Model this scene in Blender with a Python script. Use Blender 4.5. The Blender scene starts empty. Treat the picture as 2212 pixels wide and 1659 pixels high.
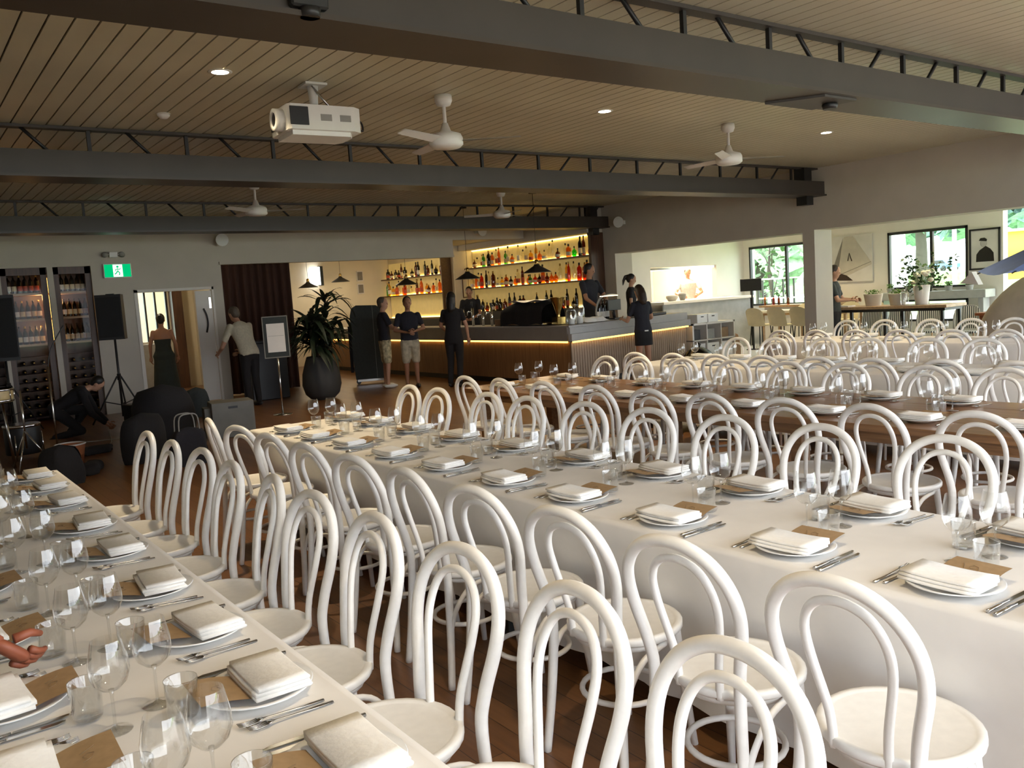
import bpy, bmesh, math, random
from mathutils import Vector, Matrix, Euler
random.seed(7)
S = bpy.context.scene
COL = S.collection
PI = math.pi
rnd = random.uniform

# ------------------------------------------------------------------ camera
F_PX, YAW, PITCH, ROLL, CAM_H = 1857.5, 0.628991, 0.104288, -0.064952, 1.65
_fw = Vector((math.sin(YAW)*math.cos(PITCH), math.cos(YAW)*math.cos(PITCH), -math.sin(PITCH)))
_r0 = Vector((math.cos(YAW), -math.sin(YAW), 0)); _u0 = _r0.cross(_fw)
_r = _r0*math.cos(ROLL) + _u0*math.sin(ROLL); _u = _u0*math.cos(ROLL) - _r0*math.sin(ROLL)
cam_data = bpy.data.cameras.new('camera'); cam = bpy.data.objects.new('camera', cam_data); COL.objects.link(cam)
cam_data.sensor_width = 36; cam_data.lens = F_PX/2212*36; cam_data.clip_end = 300; cam_data.clip_start = 0.02
cam.matrix_world = Matrix(((_r.x, _u.x, -_fw.x, 0), (_r.y, _u.y, -_fw.y, 0), (_r.z, _u.z, -_fw.z, CAM_H), (0, 0, 0, 1)))
S.camera = cam

# ------------------------------------------------------------------ world, sun, exposure
world = bpy.data.worlds.new('world'); S.world = world; world.use_nodes = True
_bg = world.node_tree.nodes['Background']
_bg.inputs['Color'].default_value = (0.87, 0.93, 1.0, 1); _bg.inputs['Strength'].default_value = 4.3
def light(kind, name, loc, energy, color, parent=None, rot=(0, 0, 0), **kw):
    d = bpy.data.lights.new(name, kind); d.energy = energy; d.color = color
    for k, v in kw.items(): setattr(d, k, v)
    o = bpy.data.objects.new(name, d); COL.objects.link(o); o.location = loc; o.rotation_euler = rot
    if parent: o.parent = parent
    return o
light('SUN', 'sun', (30, 0, 30), 4.0, (1.0, 0.93, 0.8), rot=(math.radians(40), 0, math.radians(-160)), angle=0.02)
S.view_settings.view_transform = 'Standard'; S.view_settings.look = 'None'
S.view_settings.exposure = 0.75; S.view_settings.gamma = 1.0; S.view_settings.use_curve_mapping = False
S.cycles.transparent_max_bounces = 16; S.cycles.max_bounces = 8
S.cycles.sample_clamp_indirect = 4.0
S.cycles.caustics_reflective = False; S.cycles.caustics_refractive = False
WARM = (1.0, 0.79, 0.49)

# ------------------------------------------------------------------ materials
MATS = {}
def _nt(name):
    m = bpy.data.materials.new(name); m.use_nodes = True; MATS[name] = m
    nt = m.node_tree; b = nt.nodes['Principled BSDF']
    return m, nt, b
def pbr(name, col, rough=0.5, metal=0.0, var=0.06, scale=8.0, bump=0.0, spec=0.5, coord='Object', emit=None, est=0.0, alpha=None):
    m, nt, b = _nt(name); N, L = nt.nodes, nt.links
    b.inputs['Roughness'].default_value = rough; b.inputs['Metallic'].default_value = metal
    b.inputs['Specular IOR Level'].default_value = spec
    tc = N.new('ShaderNodeTexCoord'); nz = N.new('ShaderNodeTexNoise'); nz.inputs['Scale'].default_value = scale; nz.inputs['Detail'].default_value = 3
    L.new(tc.outputs[coord], nz.inputs['Vector'])
    cr = N.new('ShaderNodeValToRGB')
    c0 = tuple(max(0, c*(1-var*2)) for c in col); c1 = tuple(min(1, c*(1+var)) for c in col)
    cr.color_ramp.elements[0].color = (*c0, 1); cr.color_ramp.elements[1].color = (*c1, 1)
    cr.color_ramp.elements[0].position = 0.3; cr.color_ramp.elements[1].position = 0.7
    L.new(nz.outputs['Fac'], cr.inputs['Fac']); L.new(cr.outputs['Color'], b.inputs['Base Color'])
    if bump:
        bp = N.new('ShaderNodeBump'); bp.inputs['Strength'].default_value = bump; bp.inputs['Distance'].default_value = 0.01
        L.new(nz.outputs['Fac'], bp.inputs['Height']); L.new(bp.outputs['Normal'], b.inputs['Normal'])
    if emit:
        b.inputs['Emission Color'].default_value = (*emit, 1); b.inputs['Emission Strength'].default_value = est
    return m
def wood(name, c0, c1, rough=0.4, stretch=(1, 12, 12), scale=3.0, coord='Object', spec=0.5):
    m, nt, b = _nt(name); N, L = nt.nodes, nt.links
    tc = N.new('ShaderNodeTexCoord'); mp = N.new('ShaderNodeMapping'); mp.inputs['Scale'].default_value = stretch
    nz = N.new('ShaderNodeTexNoise'); nz.inputs['Scale'].default_value = scale; nz.inputs['Detail'].default_value = 6; nz.inputs['Distortion'].default_value = 0.6
    cr = N.new('ShaderNodeValToRGB'); cr.color_ramp.elements[0].color = (*c0, 1); cr.color_ramp.elements[1].color = (*c1, 1)
    cr.color_ramp.elements[0].position = 0.3; cr.color_ramp.elements[1].position = 0.72
    L.new(tc.outputs[coord], mp.inputs['Vector']); L.new(mp.outputs['Vector'], nz.inputs['Vector']); L.new(nz.outputs['Fac'], cr.inputs['Fac'])
    L.new(cr.outputs['Color'], b.inputs['Base Color']); b.inputs['Roughness'].default_value = rough
    b.inputs['Specular IOR Level'].default_value = spec
    return m
def glow(name, col, st):
    m = bpy.data.materials.new(name); m.use_nodes = True; MATS[name] = m
    nt = m.node_tree; nt.nodes.clear(); o = nt.nodes.new('ShaderNodeOutputMaterial'); e = nt.nodes.new('ShaderNodeEmission')
    nz = nt.nodes.new('ShaderNodeTexNoise'); nz.inputs['Scale'].default_value = 2.0
    mx = nt.nodes.new('ShaderNodeMixRGB'); mx.inputs['Color1'].default_value = (*[c*0.92 for c in col], 1); mx.inputs['Color2'].default_value = (*col, 1)
    nt.links.new(nz.outputs['Fac'], mx.inputs['Fac']); nt.links.new(mx.outputs['Color'], e.inputs['Color'])
    e.inputs['Strength'].default_value = st; nt.links.new(e.outputs['Emission'], o.inputs['Surface'])
    return m
def glass(name, tint=(1, 1, 1), gl=0.9, rough=0.03, base=0.04, power=4.0):
    """thin clear shell: see-through with a Fresnel-like gloss"""
    m = bpy.data.materials.new(name); m.use_nodes = True; MATS[name] = m
    nt = m.node_tree; nt.nodes.clear(); N, L = nt.nodes, nt.links
    o = N.new('ShaderNodeOutputMaterial'); t = N.new('ShaderNodeBsdfTransparent'); g = N.new('ShaderNodeBsdfGlossy'); mx = N.new('ShaderNodeMixShader')
    t.inputs['Color'].default_value = (*tint, 1); g.inputs['Roughness'].default_value = rough; g.inputs['Color'].default_value = (gl, gl, gl, 1)
    lw = N.new('ShaderNodeLayerWeight'); lw.inputs['Blend'].default_value = 0.5
    p = N.new('ShaderNodeMath'); p.operation = 'POWER'; p.inputs[1].default_value = power; L.new(lw.outputs['Facing'], p.inputs[0])
    a = N.new('ShaderNodeMath'); a.operation = 'MULTIPLY_ADD'; a.inputs[1].default_value = 0.85; a.inputs[2].default_value = base; a.use_clamp = True
    L.new(p.outputs[0], a.inputs[0]); L.new(a.outputs[0], mx.inputs['Fac']); L.new(t.outputs[0], mx.inputs[1]); L.new(g.outputs[0], mx.inputs[2])
    L.new(mx.outputs[0], o.inputs['Surface'])
    return m
def bands(name, c0, c1, scale, axis='X', rough=0.6):
    m, nt, b = _nt(name); N, L = nt.nodes, nt.links
    tc = N.new('ShaderNodeTexCoord'); wv = N.new('ShaderNodeTexWave'); wv.bands_direction = axis; wv.inputs['Scale'].default_value = scale; wv.inputs['Distortion'].default_value = 0.3
    cr = N.new('ShaderNodeValToRGB'); cr.color_ramp.elements[0].color = (*c0, 1); cr.color_ramp.elements[1].color = (*c1, 1)
    cr.color_ramp.elements[0].position = 0.45; cr.color_ramp.elements[1].position = 0.55
    L.new(tc.outputs['Object'], wv.inputs['Vector']); L.new(wv.outputs['Fac'], cr.inputs['Fac']); L.new(cr.outputs['Color'], b.inputs['Base Color'])
    b.inputs['Roughness'].default_value = rough
    return m

def floorboards(name):
    m, nt, b = _nt(name); N, L = nt.nodes, nt.links
    tc = N.new('ShaderNodeTexCoord'); mp = N.new('ShaderNodeMapping'); mp.inputs['Rotation'].default_value = (0, 0, PI/2)
    br = N.new('ShaderNodeTexBrick'); br.inputs['Scale'].default_value = 1.0; br.inputs['Brick Width'].default_value = 1.8; br.inputs['Row Height'].default_value = 0.11
    br.inputs['Mortar Size'].default_value = 0.002; br.offset = 0.37
    br.inputs['Color1'].default_value = (0.20, 0.085, 0.032, 1); br.inputs['Color2'].default_value = (0.28, 0.13, 0.05, 1); br.inputs['Mortar'].default_value = (0.05, 0.02, 0.01, 1)
    nz = N.new('ShaderNodeTexNoise'); mp2 = N.new('ShaderNodeMapping'); mp2.inputs['Scale'].default_value = (14, 1, 1); nz.inputs['Scale'].default_value = 3; nz.inputs['Detail'].default_value = 5
    mx = N.new('ShaderNodeMixRGB'); mx.blend_type = 'MULTIPLY'; mx.inputs['Fac'].default_value = 0.5
    L.new(tc.outputs['Object'], mp.inputs['Vector']); L.new(mp.outputs['Vector'], br.inputs['Vector']); L.new(tc.outputs['Object'], mp2.inputs['Vector']); L.new(mp2.outputs['Vector'], nz.inputs['Vector'])
    L.new(br.outputs['Color'], mx.inputs['Color1']); L.new(nz.outputs['Fac'], mx.inputs['Color2']); L.new(mx.outputs['Color'], b.inputs['Base Color'])
    b.inputs['Roughness'].default_value = 0.32
    return m

floorboards('floor_wood')
pbr('pale_floor', (0.55, 0.56, 0.55), 0.35, scale=3)
pbr('wall_white', (0.56, 0.51, 0.43), 0.75, var=0.03, scale=2)
pbr('wall_cream', (0.74, 0.66, 0.50), 0.7, var=0.03, scale=2)
pbr('wall_pale', (0.80, 0.755, 0.69), 0.7, var=0.02, scale=2)
pbr('board_paint', (0.62, 0.565, 0.41), 0.42, var=0.04, scale=1.2)
pbr('groove_dark', (0.035, 0.028, 0.02), 0.9)
pbr('beam_grey', (0.050, 0.041, 0.034), 0.5, var=0.06, scale=3)
pbr('beam_soffit', (0.050, 0.038, 0.028), 0.4, var=0.06, scale=3)
pbr('black_steel', (0.02, 0.02, 0.02), 0.45)
pbr('chair_white', (0.86, 0.84, 0.80), 0.32, var=0.02, scale=30)
pbr('cloth_white', (0.80, 0.775, 0.74), 0.85, var=0.03, scale=5, bump=0.15)
pbr('napkin_white', (0.88, 0.86, 0.82), 0.9, var=0.02, scale=60, bump=0.2)
pbr('plate_white', (0.82, 0.82, 0.81), 0.12, var=0.01)
pbr('kraft_card', (0.36, 0.235, 0.12), 0.8, var=0.06, scale=40)
pbr('card_ink', (0.27, 0.175, 0.09), 0.8)
pbr('steel', (0.55, 0.54, 0.52), 0.18, metal=1.0, var=0.02)
pbr('chrome', (0.7, 0.7, 0.7), 0.12, metal=1.0, var=0.02)
glass('clear_glass', (0.955, 0.962, 0.962), gl=1.0, rough=0.02, base=0.075, power=2.3)
glass('window_glass', (0.95, 0.98, 0.97), base=0.02, power=5)
wood('table_wood', (0.16, 0.075, 0.03), (0.30, 0.15, 0.062), 0.28, (12, 1, 12), 3)
wood('dark_wood', (0.05, 0.022, 0.012), (0.10, 0.045, 0.022), 0.45, (12, 12, 1), 2)
wood('bar_panel', (0.20, 0.10, 0.045), (0.33, 0.18, 0.085), 0.35, (10, 10, 0.8), 2.2)
wood('bar_batten', (0.26, 0.18, 0.12), (0.40, 0.29, 0.20), 0.5, (16, 16, 1), 2)
wood('pale_wood', (0.40, 0.25, 0.13), (0.58, 0.38, 0.21), 0.4, (2, 12, 12), 3)
wood('shelf_wood', (0.09, 0.045, 0.018), (0.16, 0.08, 0.035), 0.4, (12, 1, 12), 3)
pbr('bar_grey', (0.30, 0.28, 0.25), 0.35, var=0.04, scale=4)
pbr('bar_grey_light', (0.36, 0.35, 0.34), 0.35, var=0.04, scale=4)
glow('led_amber', (1.0, 0.55, 0.10), 3.0)
glow('shelf_backlight', (1.0, 0.72, 0.22), 0.42)
glow('lamp_warm', (1.0, 0.86, 0.62), 40.0)
glow('exit_green', (0.0, 0.60, 0.20), 0.6)
glow('exit_white', (0.9, 1.0, 0.94), 1.2)
glow('cabinet_amber', (1.0, 0.50, 0.14), 3.2)
glow('lantern_white', (0.92, 0.96, 1.0), 3.0)
glow('heat_lamp', (1.0, 0.83, 0.5), 2.5)
pbr('white_plastic', (0.80, 0.79, 0.76), 0.4, var=0.02)
pbr('grey_plastic', (0.30, 0.29, 0.27), 0.5)
pbr('black_plastic', (0.015, 0.015, 0.017), 0.45)
pbr('black_cloth', (0.013, 0.012, 0.014), 0.9, bump=0.3, scale=40)
pbr('navy_cloth', (0.018, 0.018, 0.026), 0.9, bump=0.3, scale=40)
pbr('grille_black', (0.012, 0.012, 0.013), 0.8, scale=200, bump=0.5)
pbr('charcoal_felt', (0.035, 0.042, 0.042), 0.9, scale=30, bump=0.2)
pbr('curtain_brown', (0.052, 0.020, 0.012), 0.9, scale=6)
pbr('pot_charcoal', (0.045, 0.045, 0.045), 0.7, scale=5)
pbr('leaf_dark', (0.018, 0.030, 0.014), 0.5, scale=4, var=0.2)
pbr('leaf_park', (0.26, 0.42, 0.38), 0.6, scale=6, var=0.2)
pbr('leaf_green', (0.05, 0.11, 0.035), 0.5, scale=6, var=0.2)
pbr('leaf_bright', (0.58, 0.78, 0.56), 0.6, scale=6, var=0.15)
pbr('leaf_light', (0.16, 0.30, 0.07), 0.55, scale=6, var=0.2)
pbr('bark', (0.10, 0.08, 0.07), 0.9, scale=9, bump=0.4)
pbr('pale_bark', (0.62, 0.60, 0.57), 0.9, scale=6, bump=0.3)
pbr('grass', (0.40, 0.62, 0.26), 0.95, scale=2, var=0.15)
pbr('bounce_paving', (0.45, 0.43, 0.40), 0.9, scale=3)
pbr('gravel', (0.72, 0.70, 0.66), 0.95, scale=8)
pbr('skin_light', (0.50, 0.27, 0.17), 0.55, var=0.04)
pbr('skin_tan', (0.36, 0.175, 0.10), 0.55, var=0.04)
pbr('skin_ruddy', (0.27, 0.075, 0.035), 0.55, var=0.05)
pbr('hair_black', (0.010, 0.008, 0.007), 0.5, scale=60, var=0.2)
pbr('hair_brown', (0.035, 0.018, 0.010), 0.5, scale=60, var=0.2)
pbr('hair_grey', (0.10, 0.075, 0.055), 0.6, scale=60, var=0.2)
pbr('eye_dark', (0.01, 0.008, 0.007), 0.2)
pbr('lip', (0.28, 0.09, 0.07), 0.5)
pbr('tee_cream', (0.62, 0.56, 0.42), 0.9, bump=0.2, scale=30)
pbr('tee_white', (0.86, 0.85, 0.82), 0.9, bump=0.2, scale=30)
pbr('shorts_khaki', (0.48, 0.42, 0.30), 0.9, var=0.15, scale=14)
pbr('shorts_floral', (0.55, 0.47, 0.28), 0.9, var=0.3, scale=18)
pbr('dress_green', (0.022, 0.030, 0.026), 0.85, scale=12)
pbr('logo_white', (0.8, 0.8, 0.8), 0.6)
pbr('brass', (0.55, 0.38, 0.13), 0.25, metal=1.0, var=0.05)
pbr('cream_pot', (0.60, 0.56, 0.48), 0.7, scale=6)
pbr('vase_white', (0.82, 0.78, 0.74), 0.5, var=0.02)
pbr('petal_white', (0.80, 0.76, 0.62), 0.7)
pbr('cardboard', (0.34, 0.22, 0.13), 0.85, scale=12)
pbr('grey_case', (0.20, 0.19, 0.165), 0.6, scale=5)
pbr('paper', (0.72, 0.68, 0.64), 0.7, var=0.02)
pbr('paper_ink', (0.45, 0.42, 0.40), 0.7)
pbr('umbrella_blue', (0.30, 0.45, 0.95), 0.7, scale=3)
pbr('beige_canvas', (0.56, 0.48, 0.37), 0.85, scale=5, bump=0.2)
pbr('yellow_canvas', (0.95, 0.62, 0.05), 0.7, scale=3, var=0.05)
pbr('red_wood', (0.26, 0.085, 0.035), 0.4, scale=5)
pbr('chair_cream', (0.85, 0.74, 0.50), 0.5, var=0.03)
pbr('stone_grey', (0.42, 0.42, 0.40), 0.8, scale=6)
pbr('photo_paper', (0.66, 0.63, 0.59), 0.6, var=0.05, scale=3)
pbr('sail_grey', (0.50, 0.46, 0.39), 0.7, var=0.04)
pbr('sail_shadow', (0.22, 0.20, 0.17), 0.7)
pbr('drum_cream', (0.62, 0.45, 0.20), 0.4, scale=6, var=0.2)
pbr('bucket_orange', (0.40, 0.14, 0.06), 0.5)
pbr('car_blue', (0.10, 0.18, 0.32), 0.3)
pbr('bin_bag', (0.012, 0.014, 0.018), 0.22, scale=14, bump=0.9)
pbr('wicker', (0.30, 0.29, 0.27), 0.7)
bands('wicker_stripe', (0.02, 0.03, 0.03), (0.70, 0.70, 0.66), 9, 'Y')
BOTTLE_COLS = {'amber': (0.85, 0.36, 0.06), 'clear': (0.95, 0.93, 0.85), 'green': (0.20, 0.55, 0.16), 'brown': (0.28, 0.09, 0.03), 'red': (0.70, 0.13, 0.05), 'gold': (0.95, 0.66, 0.14), 'neon': (0.10, 0.85, 0.12), 'black': (0.04, 0.035, 0.03)}
for _k, _c in BOTTLE_COLS.items(): glass('bottle_'+_k, _c, base=0.06, power=3)
pbr('wax_yellow', (0.85, 0.85, 0.45), 0.6)
glass('cabinet_glass', (0.96, 0.95, 0.93), base=0.004, power=7)
glow('shelf_led', (1.0, 0.70, 0.22), 5.0)
pbr('shelf_panel', (0.80, 0.66, 0.34), 0.6, var=0.03, emit=(1.0, 0.70, 0.20), est=0.10)
pbr('label_cream', (0.80, 0.70, 0.48), 0.7)
pbr('label_white', (0.85, 0.83, 0.78), 0.7)
pbr('label_red', (0.55, 0.10, 0.05), 0.7)
pbr('cap_dark', (0.02, 0.016, 0.014), 0.4)
pbr('cap_gold', (0.5, 0.33, 0.10), 0.35, metal=0.8)
M = MATS

# ------------------------------------------------------------------ mesh builder
class MB:
    def __init__(s): s.v = []; s.f = []; s.sm = []
    def _add(s, vs, fs, smooth):
        b = len(s.v); s.v += [tuple(p) for p in vs]; s.f += [tuple(i+b for i in f) for f in fs]; s.sm += [smooth]*len(fs); return s
    def box(s, x0, y0, z0, x1, y1, z1, bev=0.0):
        x0, x1 = min(x0, x1), max(x0, x1); y0, y1 = min(y0, y1), max(y0, y1); z0, z1 = min(z0, z1), max(z0, z1)
        if bev <= 0:
            vs = [(x, y, z) for z in (z0, z1) for y in (y0, y1) for x in (x0, x1)]
            return s._add(vs, [(0, 2, 3, 1), (4, 5, 7, 6), (0, 1, 5, 4), (2, 6, 7, 3), (0, 4, 6, 2), (1, 3, 7, 5)], False)
        bev = min(bev, (x1-x0)/2.01, (y1-y0)/2.01, (z1-z0)/2.01)
        vs = []; idx = {}
        for i, (xa, xs) in enumerate(((x0, 1), (x1, -1))):
            for j, (ya, ys) in enumerate(((y0, 1), (y1, -1))):
                for k, (za, zs) in enumerate(((z0, 1), (z1, -1))):
                    for ax in range(3):
                        p = [xa+xs*bev, ya+ys*bev, za+zs*bev]; p[ax] = (xa, ya, za)[ax]
                        idx[i, j, k, ax] = len(vs); vs.append(p)
        fs = []
        for i in (0, 1):
            o = [(i, 0, 0, 0), (i, 1, 0, 0), (i, 1, 1, 0), (i, 0, 1, 0)]; fs.append([idx[q] for q in (o if i else o[::-1])])
            o = [(0, i, 0, 1), (0, i, 1, 1), (1, i, 1, 1), (1, i, 0, 1)]; fs.append([idx[q] for q in (o if i else o[::-1])])
            o = [(0, 0, i, 2), (1, 0, i, 2), (1, 1, i, 2), (0, 1, i, 2)]; fs.append([idx[q] for q in (o if i else o[::-1])])
        for a in (0, 1):
            for b in (0, 1):
                fs.append([idx[a, b, 0, 0], idx[a, b, 1, 0], idx[a, b, 1, 1], idx[a, b, 0, 1]])
                fs.append([idx[a, 0, b, 0], idx[a, 1, b, 0], idx[a, 1, b, 2], idx[a, 0, b, 2]])
                fs.append([idx[0, a, b, 1], idx[1, a, b, 1], idx[1, a, b, 2], idx[0, a, b, 2]])
                for c in (0, 1): fs.append([idx[a, b, c, 0], idx[a, b, c, 1], idx[a, b, c, 2]])
        return s._add(vs, fs, False)
    def tube(s, pts, rad, n=8, closed=False, cap=True, smooth=True, flat=1.0):
        pts = [Vector(p) for p in pts]; m = len(pts)
        rad = [rad]*m if isinstance(rad, (int, float)) else list(rad)
        vs = []; fs = []; prev = None
        for i, p in enumerate(pts):
            if closed: t = pts[(i+1) % m]-pts[i-1]
            else: t = pts[min(i+1, m-1)]-pts[max(i-1, 0)]
            t = t.normalized() if t.length > 1e-9 else Vector((0, 0, 1))
            if prev is None:
                a = Vector((0, 0, 1)) if abs(t.z) < 0.9 else Vector((1, 0, 0))
                nrm = (a-t*a.dot(t)).normalized()
            else:
                nrm = prev-t*prev.dot(t); nrm = nrm.normalized() if nrm.length > 1e-6 else prev
            prev = nrm; bn = t.cross(nrm)
            for k in range(n):
                an = 2*PI*k/n; vs.append(p+nrm*(rad[i]*math.cos(an)*flat)+bn*(rad[i]*math.sin(an)))
        for i in range(m if closed else m-1):
            j = (i+1) % m
            for k in range(n): fs.append((i*n+k, i*n+(k+1) % n, j*n+(k+1) % n, j*n+k))
        s._add(vs, fs, smooth)
        if cap and not closed:
            b = len(s.v)-len(vs)
            s.f.append(tuple(b+k for k in range(n))[::-1]); s.f.append(tuple(b+(m-1)*n+k for k in range(n))); s.sm += [False, False]
        return s
    def lathe(s, prof, c=(0, 0, 0), n=20, smooth=True, axis='Z'):
        vs = []; fs = []; m = len(prof)
        for r, z in prof:
            for k in range(n):
                a = 2*PI*k/n; p = (r*math.cos(a), r*math.sin(a), z)
                if axis == 'X': p = (p[2], p[0], p[1])
                if axis == 'Y': p = (p[1], p[2], p[0])
                vs.append((p[0]+c[0], p[1]+c[1], p[2]+c[2]))
        for i in range(m-1):
            for k in range(n): fs.append((i*n+k, i*n+(k+1) % n, (i+1)*n+(k+1) % n, (i+1)*n+k))
        s._add(vs, fs, smooth); b = len(s.v)-len(vs)
        if prof[0] == prof[-1]: return s
        if prof[0][0] > 1e-6: s.f.append(tuple(b+k for k in range(n))[::-1]); s.sm.append(False)
        if prof[-1][0] > 1e-6: s.f.append(tuple(b+(m-1)*n+k for k in range(n))); s.sm.append(False)
        return s
    def shell(s, prof, c=(0, 0, 0), n=20):
        vs = []; fs = []; m = len(prof)
        for r, z in prof:
            for k in range(n):
                a = 2*PI*k/n; vs.append((r*math.cos(a)+c[0], r*math.sin(a)+c[1], z+c[2]))
        for i in range(m-1):
            for k in range(n): fs.append((i*n+k, i*n+(k+1) % n, (i+1)*n+(k+1) % n, (i+1)*n+k))
        return s._add(vs, fs, True)
    def ell(s, c, rx, ry, rz, n=12, m=8):
        vs = []; fs = []
        for i in range(1, m):
            t = PI*i/m
            for k in range(n):
                a = 2*PI*k/n; vs.append((c[0]+rx*math.sin(t)*math.cos(a), c[1]+ry*math.sin(t)*math.sin(a), c[2]-rz*math.cos(t)))
        lo = len(vs); vs.append((c[0], c[1], c[2]-rz)); hi = len(vs); vs.append((c[0], c[1], c[2]+rz))
        for i in range(m-2):
            for k in range(n): fs.append((i*n+k, i*n+(k+1) % n, (i+1)*n+(k+1) % n, (i+1)*n+k))
        for k in range(n):
            fs.append((lo, (k+1) % n, k)); fs.append((hi, (m-2)*n+k, (m-2)*n+(k+1) % n))
        return s._add(vs, fs, True)
    def loft(s, rings, n=14):
        """rings: (center, half depth x, half width y)"""
        vs = []; fs = []; m = len(rings)
        for c, rx, ry in rings:
            for k in range(n):
                a = 2*PI*k/n; vs.append((c[0]+rx*math.cos(a), c[1]+ry*math.sin(a), c[2]))
        for i in range(m-1):
            for k in range(n): fs.append((i*n+k, i*n+(k+1) % n, (i+1)*n+(k+1) % n, (i+1)*n+k))
        fs.append(tuple(range(n))[::-1]); fs.append(tuple((m-1)*n+k for k in range(n)))
        return s._add(vs, fs, True)
    def prism(s, poly, d0, d1, plane='XY', smooth=False):
        """polygon (a, b) extruded along the third axis"""
        def P(a, b, d): return {'XY': (a, b, d), 'XZ': (a, d, b), 'YZ': (d, a, b)}[plane]
        n = len(poly); vs = [P(a, b, d0) for a, b in poly]+[P(a, b, d1) for a, b in poly]
        fs = [tuple(range(n))[::-1], tuple(range(n, 2*n))]+[(k, (k+1) % n, n+(k+1) % n, n+k) for k in range(n)]
        return s._add(vs, fs, smooth)
    def quad(s, a, b, c, d): return s._add([a, b, c, d], [(0, 1, 2, 3)], False)
    def grid(s, nu, nv, fn, smooth=True):
        vs = [fn(i/nu, j/nv) for j in range(nv+1) for i in range(nu+1)]
        return s._add(vs, [(j*(nu+1)+i, j*(nu+1)+i+1, (j+1)*(nu+1)+i+1, (j+1)*(nu+1)+i) for j in range(nv) for i in range(nu)], smooth)
    def xf(s, mat):
        s.v = [tuple(mat @ Vector(p)) for p in s.v]; return s
    def mesh(s, name, mat):
        me = bpy.data.meshes.new(name); me.from_pydata(s.v, [], s.f); me.polygons.foreach_set('use_smooth', s.sm)
        bm = bmesh.new(); bm.from_mesh(me); bmesh.ops.recalc_face_normals(bm, faces=bm.faces); bm.to_mesh(me); bm.free()
        me.materials.append(M[mat] if isinstance(mat, str) else mat); me.update(); return me
    def build(s, name, mat, parent=None, loc=(0, 0, 0), rot=(0, 0, 0)): return obj(name, s.mesh(name, mat), parent, loc, rot)
def obj(name, me, parent=None, loc=(0, 0, 0), rot=(0, 0, 0), scale=None):
    o = bpy.data.objects.new(name, me); COL.objects.link(o); o.location = loc; o.rotation_euler = rot
    if scale: o.scale = scale
    if parent: o.parent = parent
    return o
def tag(o, label, cat, group=None):
    o['label'] = label; o['category'] = cat
    if group: o['group'] = group
    return o
def thing(name, label, cat, loc=(0, 0, 0), rz=0.0, group=None):
    return tag(obj(name, None, None, loc, (0, 0, rz)), label, cat, group)
def struct(o): o['kind'] = 'structure'; return o
def bx(*a, bev=0.0): return MB().box(*a, bev=bev)
ORD = ['first', 'second', 'third', 'fourth', 'fifth', 'sixth', 'seventh', 'eighth', 'ninth', 'tenth', 'eleventh', 'twelfth', 'thirteenth', 'fourteenth', 'fifteenth', 'sixteenth', 'seventeenth', 'eighteenth', 'nineteenth', 'twentieth', 'twenty-first', 'twenty-second', 'twenty-third', 'twenty-fourth', 'twenty-fifth', 'twenty-sixth', 'twenty-seventh', 'twenty-eighth', 'twenty-ninth', 'thirtieth', 'thirty-first', 'thirty-second', 'thirty-third', 'thirty-fourth']

# ================================================================== THE SETTING
CEIL = 3.42
WX = 13.0            # face of the right-hand wall
BY = 16.4            # face of the back wall
struct(bx(-3.8, -3.8, -0.12, 13.5, 24.2, 0.0).build('floor', 'floor_wood'))
struct(bx(13.5, 2.0, -0.12, 18.3, 24.2, 0.0).build('floor_cafe', 'pale_floor'))
ceil = struct(bx(-3.8, -1.5, CEIL+0.014, 13.5, 16.55, CEIL+0.12).build('ceiling', 'groove_dark'))
_bm = bx(-0.063, -1.3, 0, 0.063, 16.4, 0.013).mesh('ceiling_board', 'board_paint')
_k = 0
_x = -3.5
while _x < 13.0:
    obj('ceiling_board', _bm, ceil, (_x, 0, CEIL+0.0005)); _x += 0.1385

def wall(name, boxes, mat='wall_white'):
    b = MB()
    for q in boxes: b.box(*q)
    return struct(b.build(name, mat))
wall('wall_left', [(-3.7, -1.5, 0, -3.5, 16.6, 3.44)])
wall('wall_front', [(-3.5, -1.5, 0, -.6, -1.3, 3.44), (-.6, -1.5, 2.9, 13.5, -1.3, 3.44)])  # unseen wall behind the camera, placed and opened to shape the daylight
wall('wall_right', [(13, 13.78, 0, 13.5, 24, 3.44), (13, 9.08, 2.37, 13.5, 13.78, 3.44), (13, 8.85, 0, 13.5, 9.08, 3.44),
                    (13, -1.3, 2.40, 13.5, 8.85, 3.44)])
wall('wall_back', [(-3.5, BY, 0, 1.0, BY+.15, 3.44), (3.12, BY, 0, 3.78, BY+.15, 3.44), (1.0, BY, 2.6, 3.12, BY+.15, 3.44), (3.78, BY, 2.12, 5.13, BY+.15, 3.44),
                   (5.13, BY, 0, 5.33, BY+.15, 3.44), (5.33, BY, 2.6, 10.55, BY+.15, 3.44), (10.55, BY, 2.93, 12.55, BY+.15, 3.44)])
struct(bx(5.30, BY-.03, 2.55, 10.55, BY+.17, 2.6).build('trim_1', 'wall_white'))
wall('wall_bulkhead', [(12.55, 14.15, 2.86, 13.0, 19.3, 3.44)], 'wall_white')
wall('wall_bar_end', [(12.4, 19.3, 0, 13.0, 19.45, 3.1)], 'wall_cream')
wall('wall_bar_side', [(12.45, 19.45, 0, 12.6, 23.2, 3.1)], 'wall_cream')
wall('wall_far', [(5.0, 23.0, 0, 12.6, 23.2, 3.1), (6.9, 17.3, 0, 7.05, 23, 3.1)], 'wall_cream')
struct(bx(5.33, 16.55, 3.0, 13.0, 23.2, 3.1).build('ceiling_far', 'wall_cream'))
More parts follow.
